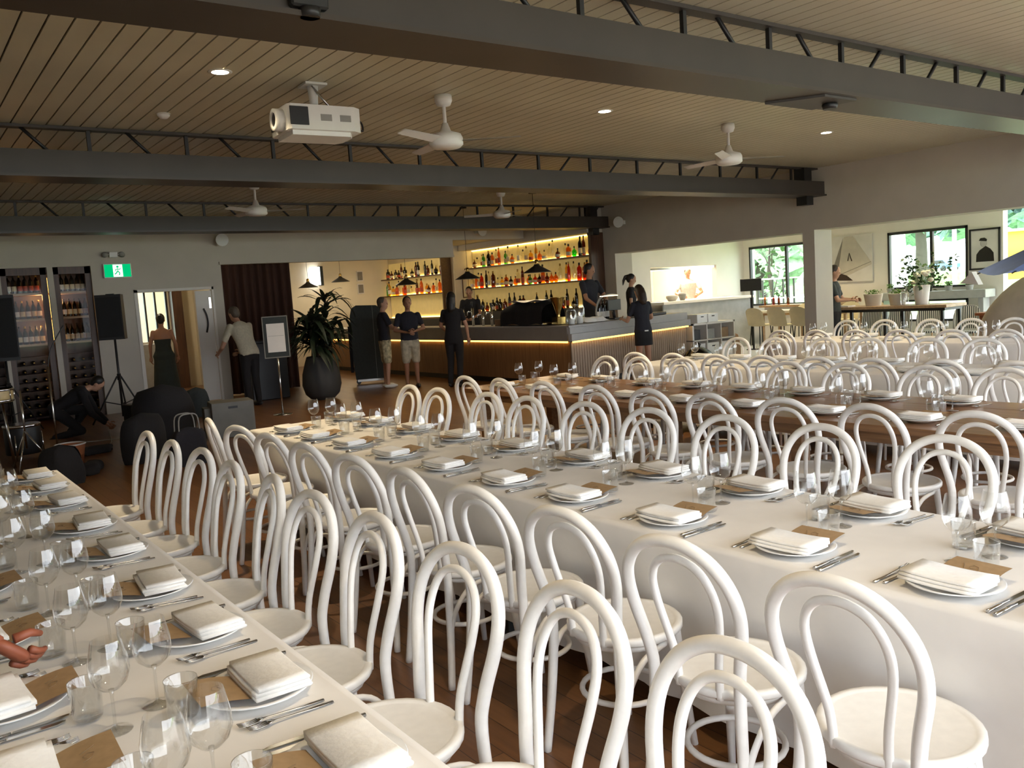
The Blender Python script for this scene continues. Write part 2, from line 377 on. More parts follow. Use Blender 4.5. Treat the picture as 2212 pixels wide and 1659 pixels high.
# room behind the doorway
wall('wall_passage', [(3.0, 20.5, 0, 4.70, 20.65, 3.0), (4.70, 20.5, 2.25, 5.36, 20.65, 3.0), (4.70, 20.5, 0, 5.36, 20.65, 1.1), (5.36, 20.5, 0, 6.9, 20.65, 3.0), (3.2, 17.1, 0, 3.3, 20.65, 3.0), (5.95, 17.2, 0, 6.1, 20.5, 3.0)], 'wall_cream')
struct(bx(2.9, 16.55, 3.0, 5.33, 20.65, 3.1).build('ceiling_passage', 'wall_cream'))
struct(bx(5.33, 16.9, 3.0-.02, 6.9, 20.65, 2.999).build('trim_2', 'wall_cream'))

# ceiling beams with open web struts above
def beam(y, n):
    e = struct(obj('ceiling_beam', None))
    w = bx(-3.5, y-.17, 2.965, 13.02, y+.17, 3.18).build('beam_web', 'beam_grey', e)
    bx(-3.5, y-.21, 2.94, 13.02, y+.21, 2.965).build('bottom_flange', 'beam_soffit', e)
    bx(-3.5, y-.05, CEIL-.03, 13.0, y+.05, CEIL-.005).build('top_chord', 'beam_grey', e)
    v = bx(-.016, -.016, 3.18, .016, .016, CEIL-.03).mesh('strut', 'black_steel')
    d = MB().tube([(-.11, 0, CEIL-.02), (.11, 0, 3.18)], .016, 6).mesh('brace', 'black_steel')
    x = 0.44; i = 0
    while x < 12.8:
        if i % 2: obj('strut', v, e, (x, y, 0))
        else: obj('brace', d, e, (x, y, 0), (0, 0, 0 if x < 6.1 else PI))
        x += .4405; i += 1
    bx(12.55, y-.10, 3.18, 12.75, y+.10, 3.40).build('bearing_block', 'black_steel', e)
    bx(12.6, y-.1, 2.80, 12.78, y+.1, 2.94).build('beam_foot', 'black_steel', e)
    return e
beam(3.92, 1); beam(8.8, 2); beam(14.1, 3)

# ------------------------------------------------------------------ cafe room beyond the right-hand wall
wall('wall_kitchen', [(13.5, 14.35, 0, 14.64, 14.5, 2.9), (16.95, 14.35, 0, 18.2, 14.5, 2.9), (14.64, 14.35, 2.04, 16.95, 14.5, 2.9), (14.64, 14.35, 0, 16.95, 14.5, 1.25)], 'wall_pale')
wall('wall_window', [(18, 11.85, 0, 18.2, 14.35, .95), (18, 11.85, 2.43, 18.2, 14.35, 2.9), (18, 14.15, .95, 18.2, 14.35, 2.43), (18, 10.42, 0, 18.2, 11.85, 2.9), (18, 8.70, 2.44, 18.2, 10.42, 2.9), (18, 8.70, 0.98, 18.2, 10.42, 1.2), (18, 8.70, 0, 18.2, 10.42, .5), (18, 8.02, 0, 18.2, 8.70, 2.9), (18, 1.9, 2.75, 18.2, 8.02, 2.9), (18, 1.9, 0, 18.2, 8.02, .4)], 'wall_pale')
wall('wall_cafe_light_block', [(13.5, 1.75, 0, 14.4, 1.9, 2.9), (14.4, 1.75, 2.2, 16.4, 1.9, 2.9), (16.4, 1.75, 0, 18.2, 1.9, 2.9), (13.0, 1.75, 0, 13.5, 1.95, 2.4)], 'wall_pale')  # unseen end wall added to keep daylight off the pillar face
struct(bx(13.5, 1.9, 2.9, 18.2, 14.5, 3.0).build('ceiling_cafe', 'wall_pale'))
wall('wall_kitchen_back', [(13.5, 17.6, 0, 18.2, 17.75, 3.0), (18.05, 14.5, 0, 18.2, 17.6, 3.0)], 'wall_cream')
struct(bx(13.5, 14.5, 2.9, 18.2, 17.75, 2.99).build('ceiling_kitchen', 'wall_pale'))
def window(name, y0, y1, z0, z1, mull):
    e = struct(obj(name, None)); t = .045
    f = MB(); f.box(17.98, y0, z0, 18.06, y1, z0+t); f.box(17.98, y0, z1-t*1.3, 18.06, y1, z1); f.box(17.98, y0, z0, 18.06, y0+t, z1); f.box(17.98, y1-t, z0, 18.06, y1, z1)
    f.build('window_frame', 'black_steel', e)
    ys = [y0]+mull+[y1]
    for m in mull: bx(17.985, m-.03, z0+t, 18.055, m+.03, z1-t).build('mullion', 'black_steel', e)
    for a, b in zip(ys, ys[1:]): bx(18.015, a+.03, z0+t, 18.022, b-.03, z1-t).build('pane', 'window_glass', e)
window('window_1', 11.85, 14.15, .95, 2.43, [13.05])
window('window_2', 8.70, 10.42, 1.2, 2.44, [9.45])
window('window_3', 8.70, 10.42, .5, .98, [9.6])
# window of the passage room
e = struct(obj('window_4', None))
for xx in (4.70, 4.86, 5.08, 5.32): bx(xx, 20.48, 1.1, xx+.04, 20.55, 2.25).build('window_frame', 'black_steel', e)
bx(4.72, 20.53, 1.1, 5.34, 20.535, 2.25).build('pane', 'window_glass', e)

# outdoors
struct(bx(-60, -60, -.4, 140, 90, -.35).build('ground_lawn', 'grass'))
struct(bx(-30, -40, -.35, 24, -3.7, -.13).build('ground_bounce_terrace', 'bounce_paving'))  # unseen pale ground added to bounce neutral daylight indoors
struct(bx(13.5, -3.7, -.35, 24, 2.0, -.13).build('ground_bounce_terrace_side', 'bounce_paving'))  # side strip of the added bounce ground
struct(bx(26, -20, -.35, 34, 60, -.33).build('ground_path', 'gravel'))
struct(bx(80, 20, -.35, 140, 90, 1.0).build('ground_rise', 'grass'))
def tree(name, label, x, y, h, r, trunk_r, leaf='leaf_green', trunk='bark', n=420, lo=.45, seed=1):
    rng = random.Random(seed); t = thing(name, label, 'tree', (x, y, -.35))
    b = MB(); b.tube([(0, 0, 0), (.05, .02, h*.3), (-.05, .1, h*.6), (0, .05, h*.85)], [trunk_r*1.3, trunk_r, trunk_r*.8, trunk_r*.3], 10)
    for k in range(5):
        a = 2*PI*k/5; z = h*(.4+.08*k); b.tube([(0, .03, z), (math.cos(a)*r*.35, math.sin(a)*r*.35, z+h*.12), (math.cos(a)*r*.65, math.sin(a)*r*.65, z+h*.2)], [trunk_r*.4, trunk_r*.25, trunk_r*.1], 6)
    b.build('trunk', trunk, t)
    c = MB()
    for k in range(n):
        while True:
            p = Vector((rng.uniform(-1, 1), rng.uniform(-1, 1), rng.uniform(-1, 1)))
            if .35 < p.length < 1: break
        ce = Vector((p.x*r, p.y*r, h*(lo+1)/2+p.z*h*(1-lo)/2))
        R = Euler((rng.uniform(-.9, .9), rng.uniform(-.9, .9), rng.uniform(0, 6.28))).to_matrix(); s = rng.uniform(.22, .45)*r/2.2
        c._add([ce+R @ Vector(q) for q in ((-s, -s*.5, 0), (0, -s*.7, .05*s), (s, -s*.4, 0), (s*.9, s*.5, .1*s), (0, s*.8, 0), (-s, s*.4, .1*s))], [(0, 1, 4, 5), (1, 2, 3, 4)], True)
    o = c.build('crown', leaf, t); o['kind'] = 'stuff'
    return t
tree('leafy_tree', 'pale green tree beyond the left pane of the window by the kitchen', 36, 31, 8, 3.4, .22, 'leaf_bright', seed=2)
tree('leafy_tree', 'dense green tree filling the window beside the pillar', 28, 21.5, 7, 2.9, .2, 'leaf_bright', seed=3, lo=.2)
tree('young_tree', 'slim dark young tree standing against the glass by the kitchen', 20.2, 15.1, 3.6, .45, .06, 'leaf_green', n=160, lo=.2, seed=4)
tree('park_tree', 'dark trunked park tree in the middle of the wide window', 41.5, 22.3, 10, 4.2, .26, 'leaf_park', seed=5, lo=.38)
tree('park_tree', 'white barked tree at the left of the wide window', 30, 17.1, 9, 1.9, .38, 'leaf_park', 'pale_bark', n=200, lo=.6, seed=6)
tree('park_tree', 'blue green tree at the right end of the wide window', 56, 26, 11, 5, .3, 'leaf_park', seed=8, lo=.32)
tree('park_tree', 'distant tree behind the parked car', 66, 38, 12, 6, .3, 'leaf_park', seed=9, lo=.3)
t = thing('street_lamp', 'slim pale lamp post standing in the park outside the wide window', 'lamp post', (33, 16.45, -.35))
MB().tube([(0, 0, 0), (0, 0, .5), (0, 0, 4.6)], [.16, .09, .07], 10).build('post', 'pale_bark', t); MB().lathe([(.0, 4.6), (.22, 4.65), (.16, 4.85), (0, 4.92)]).build('lamp_head', 'white_plastic', t)
t = thing('parked_car', 'dark blue car parked in the park beyond the wide window', 'car', (110, 56.3, 1.0), 1.1)
MB().prism([(-2.1, .35), (2.1, .35), (2.15, .75), (1.3, .95), (.75, 1.42), (-1.1, 1.42), (-1.75, .95), (-2.15, .85)], -.85, .85, 'XZ').build('body', 'car_blue', t)
for sy in (-.86, .86): MB().prism([(-1.55, .95), (1.1, .95), (.7, 1.35), (-1.05, 1.35)], sy-.01, sy+.01, 'XZ').build('side_window', 'black_plastic', t)
for wx in (-1.3, 1.3):
    for sy in (-.85, .85): MB().lathe([(.34, -.1), (.34, .1)], (wx, sy, .34), 16, axis='Y').build('wheel', 'black_plastic', t)
# railing outside window 1
t = thing('balcony_railing', 'white and black balcony railing outside the window by the kitchen', 'railing', (18.9, 0, 0))
for z in (1.08, 1.58): bx(-.02, 11.6, z, .02, 14.6, z+.04).build('rail', 'white_plastic', t)
_p = bx(-.018, -.018, .3, .018, .018, 1.6).mesh('baluster', 'black_steel')
for yy in (11.6, 14.6): bx(-.02, yy-.02, -.345, .02, yy+.02, 1.62).build('end_post', 'black_steel', t)
for k in range(9): obj('baluster', _p, t, (0, 11.9+.32*k, 0))
t = thing('yellow_awning', 'sunlit yellow canvas blind at the right edge beside the framed portrait', 'awning', (19.3, 7.7, 0))
MB().grid(1, 12, lambda u, v: (.25*v+.02*math.sin(9*v), -1.3+2.6*u, 1.25+1.05*v)).build('canvas', 'yellow_canvas', t)
MB().tube([(.25, -1.35, 2.3), (.25, 1.35, 2.3)], .03).build('roller', 'white_plastic', t); MB().tube([(0, -1.35, 1.25), (0, 1.35, 1.25)], .02).build('bottom_bar', 'white_plastic', t)
for sy in (-1.3, 1.3): MB().tube([(.25, sy, -.3), (.25, sy, 2.3)], .03).build('post', 'white_plastic', t)

# ================================================================== TABLES
T = {  # x0, x1, y0, y1, phrase
    1: (-.06, .80, .75, 5.95, 'left white table'),
    2: (2.19, 3.05, .25, 6.45, 'middle white table'),
    3: (4.62, 5.80, .9, 7.2, 'bare wooden table'),
    4: (6.97, 7.95, 1.9, 7.25, 'white table behind wooden one'),
    5: (10.1, 11.05, 3.2, 7.75, 'white table nearest pillar'),
}
TOP = .75
def cloth_table(i):
    x0, x1, y0, y1, ph = T[i]
    lab = {1: 'table under white cloth at the left of the photo', 2: 'long table under white cloth in the middle of the room', 4: 'table under white cloth just behind the bare wooden table', 5: 'far table under white cloth close to the pillar'}[i]
    t = thing('dining_table', lab, 'table', (0, 0, 0))
    bx(x0+.06, y0+.06, TOP-.04, x1-.06, y1-.06, TOP-.006).build('tabletop', 'pale_wood', t)
    lg = bx(-.03, -.03, 0, .03, .03, TOP-.04).mesh('leg', 'black_steel')
    ny = 3
    for k in range(ny):
        for xx in (x0+.14, x1-.14): obj('leg', lg, t, (xx, y0+.2+(y1-y0-.4)*k/(ny-1), 0))
    # cloth: top sheet and a hanging skirt with soft folds
    per = []; nx, nyy = 8, int((y1-y0)/.06); rc = .02
    for k in range(nyy): per.append((x0, y0+(y1-y0)*k/nyy, -1, 0))
    for k in range(nx): per.append((x0+(x1-x0)*k/nx, y1, 0, 1))
    for k in range(nyy): per.append((x1, y1-(y1-y0)*k/nyy, 1, 0))
    for k in range(nx): per.append((x1-(x1-x0)*k/nx, y0, 0, -1))
    n = len(per); b = MB(); rng = random.Random(i)
    lv = [(TOP+.001, .025, 0), (TOP-.003, .006, 0), (TOP-.016, .0, 0), (TOP-.10, .012, .2), (TOP-.25, .05, .6), (.40, .058, 1), (.22, .058, 1.2), (.10, .056, 1.35)]
    f1, f2 = rng.uniform(5, 6), rng.uniform(10, 12)
    vs = []; fs = []
    for z, inset, w in lv:
        for (px, py, ex, ey) in per:
            s = py if ex else px*1.7
            wob = w*(.010*math.sin(s*f1+i)+.006*math.sin(s*f2+2*i)+.004*math.sin(s*23)+.012*max(0, math.cos(s*2*PI/1.35+i))**24)
            o = -inset+wob-w*.012
            cx = min(max(px, x0+inset), x1-inset) if not ex else px+ex*o
            cy = min(max(py, y0+inset), y1-inset) if not ey else py+ey*o
            vs.append((cx, cy, z))
    for r in range(len(lv)-1):
        for k in range(n): fs.append((r*n+k, r*n+(k+1) % n, (r+1)*n+(k+1) % n, (r+1)*n+k))
    b._add(vs, fs, True); b.f.append(tuple(range(n))); b.sm.append(False)
    me = b.mesh('tablecloth', 'cloth_white')
    tag(obj('tablecloth', me), 'white cloth hanging over the '+{1: 'table at the left edge', 2: 'long middle table', 4: 'table behind the wooden one', 5: 'table nearest the pillar'}[i], 'tablecloth', 'white tablecloths')
for i in (1, 2, 4, 5): cloth_table(i)
x0, x1, y0, y1, ph = T[3]
t = thing('dining_table', 'long bare wooden table between the white clothed tables', 'table')
for k in range(4):
    w = (x1-x0)/4; bx(x0+k*w+.001, y0, TOP-.045, x0+(k+1)*w-.001, y1, TOP, bev=.004).build('plank', 'table_wood', t)
ap = MB()
for xx in (x0+.08, x1-.11): ap.box(xx, y0+.15, TOP-.12, xx+.03, y1-.15, TOP-.045)
ap.build('apron', 'table_wood', t)
_lg = bx(-.045, -.045, 0, .045, .045, TOP-.045, bev=.006).mesh('leg', 'table_wood')
for xx, yl in ((x0+.17, (1.15, 3.41, 5.07, 7.05)), (x1-.17, (1.15, 3.57, 5.30, 7.05))):
    for yy in yl: obj('leg', _lg, t, (xx, yy, 0))

# ================================================================== BENTWOOD CHAIRS
def spline(pts, n):
    pts = [Vector(p) for p in pts]; out = []; m = len(pts)
    for i in range(m-1):
        p0, p1, p2, p3 = pts[max(i-1, 0)], pts[i], pts[i+1], pts[min(i+2, m-1)]
        for k in range(n):
            t = k/n; out.append(.5*((2*p1)+(p2-p0)*t+(2*p0-5*p1+4*p2-p3)*t*t+(3*p1-p0-3*p2+p3)*t**3))
    return out+[pts[-1]]
def chair_meshes():
    m = {}
    half = [(-.235, .190, 0), (-.212, .172, .22), (-.198, .158, .46), (-.208, .168, .57), (-.234, .198, .705), (-.256, .193, .80), (-.273, .149, .874), (-.282, .079, .916)]
    full = half+[(-.285, 0, .928)]+[(x, -y, z) for x, y, z in half[::-1]]
    pts = spline(full, 5); m['back_hoop'] = MB().tube(pts, [.0155+.0035*min(1, p.z/.6) for p in pts], 10)
    h2 = [(-.180, .074, .45), (-.188, .080, .55), (-.217, .110, .70), (-.241, .108, .79), (-.256, .070, .852)]
    f2 = h2+[(-.261, 0, .874)]+[(x, -y, z) for x, y, z in h2[::-1]]
    pts = spline(f2, 5); m['inner_hoop'] = MB().tube(pts, .0125, 8)
    m['seat'] = MB().lathe([(0, .447), (.17, .447), (.198, .450), (.205, .458), (.205, .474), (.200, .4795), (.186, .480), (.180, .4765), (.174, .474), (0, .4735)], n=32)
    m['seat_ring'] = MB().lathe([(.150, .425), (.178, .425), (.178, .447), (.150, .447), (.150, .425)], n=24)
    for sgn, key in ((1, 'leg_l'), (-1, 'leg_r')):
        m[key] = MB().tube([(.125, .125*sgn, .447), (.140, .140*sgn, .25), (.165, .160*sgn, 0)], [.019, .0165, .0125], 10)
    rr = .148; m['stretcher_ring'] = MB().tube([(rr*math.cos(2*PI*k/28)-.02, rr*math.sin(2*PI*k/28), .232) for k in range(28)], .0105, 8, closed=True)
    for sgn, key in ((1, 'br_l'), (-1, 'br_r')):
        pts = spline([(-.212, .168*sgn, .20), (-.19, .185*sgn, .32), (-.12, .196*sgn, .415), (.0, .186*sgn, .436)], 5); m[key] = MB().tube(pts, .0105, 8)
    return {k: b.mesh(k if k[:3] not in ('leg', 'br_') else ('leg' if k[:3] == 'leg' else 'seat_brace'), 'chair_white') for k, b in m.items()}
CM = chair_meshes()
CPART = {'back_hoop': 'back_hoop', 'inner_hoop': 'inner_hoop', 'seat': 'seat', 'seat_ring': 'seat_ring', 'leg_l': 'leg', 'leg_r': 'leg', 'stretcher_ring': 'stretcher_ring', 'br_l': 'seat_brace', 'br_r': 'seat_brace'}
def chair(x, y, rz, label, group):
    t = thing('bentwood_chair', label, 'chair', (x, y, 0), rz, group)
    for k, nm in CPART.items(): obj(nm, CM[k], t)
rows = {  # table, side: (seat x, facing angle, list of y)
    (1, 'right'): (1.0, PI, [1.08, 1.57, 2.05, 2.60, 3.10, 3.60, 4.10, 4.62, 5.11, 5.67]),
    (2, 'near'): (2.022, 0, [1.165, 1.68, 2.19, 2.71, 3.21, 3.76, 4.31, 4.86, 5.40, 5.88]),
    (2, 'far'): (3.262, PI, [1.22, 1.81, 2.41, 2.97, 3.52, 4.08, 4.70, 5.19, 5.88, 6.36]),
    (3, 'near'): (4.50, 0, [1.44, 2.01, 2.55, 3.13, 3.68, 4.22, 4.76, 5.37, 5.94, 6.50]),
    (3, 'far'): (5.79, PI, [2.14, 2.70, 3.24, 3.88, 4.44, 4.99, 5.60, 6.17, 6.66]),
    (4, 'near'): (6.78, 0, [2.80, 3.36, 3.92, 4.45, 5.00, 5.55, 6.10, 6.66]),
    (4, 'far'): (8.16, PI, [3.35, 3.92, 4.48, 5.12, 5.68, 6.30, 6.86]),
    (5, 'near'): (9.90, 0, [4.25, 4.85, 5.45, 6.00, 6.55, 7.10]),
    (5, 'far'): (11.28, PI, [4.45, 5.02, 5.57, 6.10, 6.76, 7.38]),
}
EXTRA = {1: .25, 2: .25, 3: .25, 4: .25, 5: .25}
for (ti, side), (sx, ang, ys) in rows.items():
    rng = random.Random(ti*10+len(side)); ys = sorted(ys, reverse=True); sg = 1 if ang == 0 else -1
    for k, y in enumerate(ys):
        jx = -sg*abs(rng.gauss(0, .006)); ja = rng.gauss(0, .045)+(.06 if (ti, side) == (2, 'near') else 0)
        if (ti, side) == (1, 'right') and k == 2: jx, ja = .03, .04
        if (ti, side) == (2, 'near') and k == 0: ja = -.15
        chair(sx+jx, y, ang+ja, f'white bentwood chair, {side} side of {T[ti][4]}, {ORD[k]} from bar end', f'chairs on the {side} side of {T[ti][4]}')

# ================================================================== PLACE SETTINGS
plate_me = MB().lathe([(0, 0), (.075, 0), (.08, .003), (.10, .010), (.127, .019), (.130, .021), (.128, .0235), (.10, .0145), (.082, .0085), (0, .007)], n=32).mesh('dinner_plate', 'plate_white')
def napkin_mesh(seed):
    rng = random.Random(seed); b = MB()
    def leaf(x0, x1, y0, y1, z, th, dx):   # one folded layer with a rounded fold at +x
        n = 6; pts = []
        for k in range(n+1):
            a = -PI/2+PI*k/n; pts.append((x1+th/2*math.cos(a)-th/2, z+th/2+th/2*math.sin(a)))
        poly = [(x0, z+th), (x0, z)]+[(p[0], p[1]) for p in pts]
        def bend(x, y): return .006*math.sin((y-y0)/(y1-y0)*PI)*-.6
        for j in range(6):
            ya, yb = y0+(y1-y0)*j/6, y0+(y1-y0)*(j+1)/6
            A = [(px+dx, ya, pz+bend(px, ya)) for px, pz in poly]; B = [(px+dx, yb, pz+bend(px, yb)) for px, pz in poly]
            m = len(poly); fs = [(k, (k+1) % m, m+(k+1) % m, m+k) for k in range(m)]
            if j == 0: fs.append(tuple(range(m)))
            if j == 5: fs.append(tuple(range(m, 2*m)))
            b._add(A+B, fs, True)
    for k in range(3):
        leaf(-.062+rng.uniform(-.006, .004), .062+rng.uniform(-.004, .006), -.108+rng.uniform(-.004, .004), .108+rng.uniform(-.004, .004), .0095*k, .0092, rng.uniform(-.003, .003))
    return b.mesh('napkin', 'napkin_white')
napkin_me = [napkin_mesh(s) for s in range(4)]
card_me = MB().grid(1, 6, lambda u, v: (-.056+.112*v, -.08+.16*u, .004*math.sin(v*PI))).mesh('menu_card', 'kraft_card')
_ck = MB()
for q in ([(-.012, -.02), (.006, -.012), (.012, .004), (0, .012), (-.010, .004), (-.004, -.008)], [(-.014, .02), (.004, .028), (.016, .036)]):
    _ck.tube([(x, y, .0055) for x, y in q], .0008, 4)
card_ink_me = _ck.mesh('handwriting', 'card_ink')
def fork_mesh():
    b = MB(); b.tube([(-.10, 0, .003), (-.04, 0, .004), (.03, 0, .008), (.045, 0, .009)], [.0055, .0045, .003, .004], 8, flat=.45)
    b.tube([(.042, 0, .009), (.055, 0, .008)], [.006, .0115], 8, flat=.25)
    for k in range(4): b.tube([(.054, -.009+.006*k, .008), (.080, -.009+.006*k, .006), (.098, -.009+.006*k, .010)], [.0019, .0018, .001], 5)
    return b.mesh('fork', 'steel')
def knife_mesh():
    b = MB(); b.tube([(-.115, 0, .005), (-.06, 0, .0055), (-.005, 0, .005)], [.006, .0068, .005], 8, flat=.7)
    b.prism([(-.005, -.006), (.095, -.0095), (.112, -.003), (.115, .004), (.0, .0065)], .0035, .0055, 'XY')
    return b.mesh('table_knife', 'steel')
fork_me, knife_me = fork_mesh(), knife_mesh()
bowl_me = MB().shell([(.004, .092), (.020, .097), (.036, .113), (.043, .135), (.042, .160), (.035, .195), (.032, .208)], n=20).mesh('bowl', 'clear_glass')
stem_me = MB().tube([(0, 0, .004), (0, 0, .02), (0, 0, .08), (0, 0, .096)], [.008, .0038, .0035, .006], 8).mesh('stem', 'clear_glass')
foot_me = MB().lathe([(.036, 0), (.036, .0015), (.012, .005), (.006, .010)], n=20).mesh('foot', 'clear_glass')
tumbler_me = MB().shell([(.0, .004), (.030, .004), (.033, .010), (.037, .090), (.0365, .092), (.0355, .090), (.030, .014), (0, .012)], n=20).mesh('water_tumbler', 'clear_glass')
def wine_glass(x, y, lab, grp, s=1.0):
    t = thing('wine_glass', lab, 'wine glass', (x, y, TOP+.0015), rnd(0, 6), grp)
    t.scale = (s, s, s)
    obj('bowl', bowl_me, t); obj('stem', stem_me, t); obj('foot', foot_me, t)
def setting(ti, side, k, x, y, ang, card=True, cutlery=True, nap_dx=-.03, two=True):
    ph = f'{side} side of {T[ti][4]}, {ORD[k]} from bar end'
    R = Matrix.Rotation(ang, 3, 'Z'); z = TOP+.0015
    def at(dx, dy): q = R @ Vector((dx, dy, 0)); return x+q.x, y+q.y
    rng = random.Random(int(x*1000+y*77)); a = ang+rng.gauss(0, .06)
    tag(obj('dinner_plate', plate_me, None, (x, y, z), (0, 0, a)), f'white dinner plate, {ph}', 'plate', 'dinner plates')
    nx, ny = at(nap_dx, 0)
    tag(obj('folded_napkin', rng.choice(napkin_me), None, (nx, ny, z+.0250), (0, 0, a+PI)), f'folded white napkin, {ph}', 'napkin', 'folded napkins')
    if card:
        cx, cy = at(.092, -.01); c = tag(obj('menu_card', card_me, None, (cx, cy, z+.032), (0, -.16, a+rng.gauss(0, .05))), f'brown kraft card, {ph}', 'card', 'kraft menu cards'); obj('handwriting', card_ink_me, c)
    if cutlery:
        for j in range(2 if two else 1):
            fx, fy = at(.0-.012*j, .150+.026*j); tag(obj('fork', fork_me, None, (fx, fy, z), (0, 0, a+.02*j)), f'{"inner" if j == 0 else "outer"} fork, {ph}', 'fork', 'table forks')
            kx, ky = at(-.01-.012*j, -.150-.026*j); tag(obj('table_knife', knife_me, None, (kx, ky, z), (0, 0, a-.02*j)), f'{"inner" if j == 0 else "outer"} knife, {ph}', 'knife', 'table knives')
def tumbler(x, y, lab): tag(obj('water_tumbler', tumbler_me, None, (x, y, TOP+.0015)), lab, 'tumbler', 'water tumblers')
sets = {(1, 'right'): (.625, PI, [1.04, 1.50, 1.96, 2.44, 2.94, 3.53, 4.07, 4.70, 5.22, 5.66]),
        (1, 'left'): (.15, 0, [1.40, 1.86, 2.30, 2.82, 3.40, 3.95, 4.50, 5.05, 5.55]),
        (2, 'near'): (2.345, 0, [.70, 1.18, 1.70, 2.24, 2.79, 3.30, 3.85, 4.42, 4.98, 5.50, 5.98]),
        (2, 'far'): (2.885, PI, [.62, 1.20, 1.76, 2.30, 2.83, 3.38, 3.98, 4.58, 5.15, 5.72, 6.20]),
        (3, 'near'): (4.87, 0, [1.5, 2.05, 2.63, 3.25, 3.86, 4.45, 5.05, 5.65, 6.25, 6.8]),
        (3, 'far'): (5.57, PI, [2.2, 2.76, 3.30, 3.91, 4.48, 5.01, 5.58, 6.18, 6.73]),
        (4, 'near'): (7.17, 0, [2.8, 3.38, 3.95, 4.5, 5.05, 5.6, 6.15, 6.7]),
        (4, 'far'): (7.75, PI, [2.8, 3.38, 3.95, 4.5, 5.12, 5.7, 6.3, 6.86]),
        (5, 'near'): (10.3, 0, [4.2, 4.8, 5.4, 5.95, 6.5, 7.1]),
        (5, 'far'): (10.85, PI, [4.2, 4.8, 5.4, 5.95, 6.6, 7.3])}
for (ti, side), (sx, ang, ys) in sets.items():
    ys = sorted(ys, reverse=True); mid = (T[ti][0]+T[ti][1])/2; sg = 1 if ang == 0 else -1
    for k, y in enumerate(ys):
        rng = random.Random(ti*100+k*7+len(side))
        setting(ti, side, k, sx, y, ang, card=(ti != 4 and ti != 5), cutlery=(ti <= 3), two=(ti <= 2))
        ph = f'{side} side of {T[ti][4]}, {ORD[k]} from bar end'
        ref = sorted(sets[(ti, 'right' if ti == 1 else 'near')][2], reverse=True); yc = ref[min(k, len(ref)-1)]
        near = side in ('near', 'right'); dx = {3: .10, 4: .09, 5: .09}.get(ti, .052)
        wine_glass(mid-sg*dx+rng.gauss(0, .008), yc+(.095 if near else .045)+rng.gauss(0, .008), f'tall wine glass, {ph}', 'wine glasses', 1.0 if ti != 5 else 1.05)
        if ti <= 3: tumbler(mid-sg*(dx+.033), yc+(.0 if near else .15), f'water tumbler, {ph}')
t = thing('candle_cup', 'pale yellow candle cup at the right edge of the middle table', 'candle', (2.285, .905, TOP+.0015))
MB().shell([(0, .003), (.030, .003), (.036, .075), (.034, .075), (.028, .012)], n=18).build('glass', 'clear_glass', t); MB().lathe([(.027, .008), (.031, .055), (0, .057)], n=16).build('wax', 'wax_yellow', t)

# ================================================================== BAR
BXF, BYF, BTOP, LED = 9.25, 11.0, 1.06, .78
bar = thing('bar_counter', 'L-shaped bar counter with grey fascia and amber light line above timber panels', 'bar counter')
BROT = math.radians(12.0); BLEN = 3.85
def onbar(dx, dy): return BXF+dx*math.cos(BROT)-dy*math.sin(BROT), BYF+dx*math.sin(BROT)+dy*math.cos(BROT)
BL = dict(loc=(BXF, BYF, 0), rot=(0, 0, BROT))
bx(BXF, BYF, BTOP-.03, BXF+.62, 22.0, BTOP, bev=.004).build('worktop', 'bar_grey_light', bar)
MB().prism([(0, 0), (BLEN, 0), (BLEN, .62), (.50, .62)], BTOP-.031, BTOP+.001).build('worktop', 'bar_grey_light', bar, **BL)
bx(BXF, BYF+.06, LED+.02, BXF+.05, 22.0, BTOP-.03).build('fascia', 'bar_grey', bar)
bx(.02, 0, .92, BLEN, .05, BTOP-.031).build('fascia', 'bar_grey_light', bar, **BL)
bx(-.03, -.07, LED+.02, BLEN, 0, .92).build('lower_fascia', 'bar_grey_light', bar, **BL)
bx(BXF+.03, BYF+.1, LED-.012, BXF+.045, 21.9, LED+.018).build('led_strip', 'led_amber', bar)
bx(.05, -.03, LED-.012, BLEN-.02, -.015, LED+.018).build('led_strip', 'led_amber', bar, **BL)
bx(BXF+.14, BYF+.2, 0, BXF+.6, 21.95, .10).build('plinth', 'black_plastic', bar); bx(.5, .12, 0, BLEN-.05, .6, .10).build('plinth', 'black_plastic', bar, **BL)
y = BYF+.08
while y < 21.8:
    bx(BXF+.07, y+.003, .10, BXF+.10, min(y+.82, 21.9)-.003, LED).build('bar_panel', 'bar_panel', bar); y += .82
bx(BXF+.10, BYF+.15, .10, BXF+.13, 21.9, LED).build('carcass', 'dark_wood', bar)
_b = bx(-.03, 0, .10, .03, .028, LED, bev=.006).mesh('batten', 'bar_batten')
x = .10
while x < BLEN-.03: q = onbar(x, .02); obj('batten', _b, bar, (q[0], q[1], 0), (0, 0, BROT)); x += .072
bx(.16, .048, .10, BLEN-.02, .07, LED).build('carcass', 'dark_wood', bar, **BL)
bx(BXF+.75, BYF+1.6, 0, 12.4, 19.2, .27).build('bar_platform', 'dark_wood'); tag(bpy.data.objects['bar_platform'], 'raised dark floor platform behind the bar counter', 'platform')

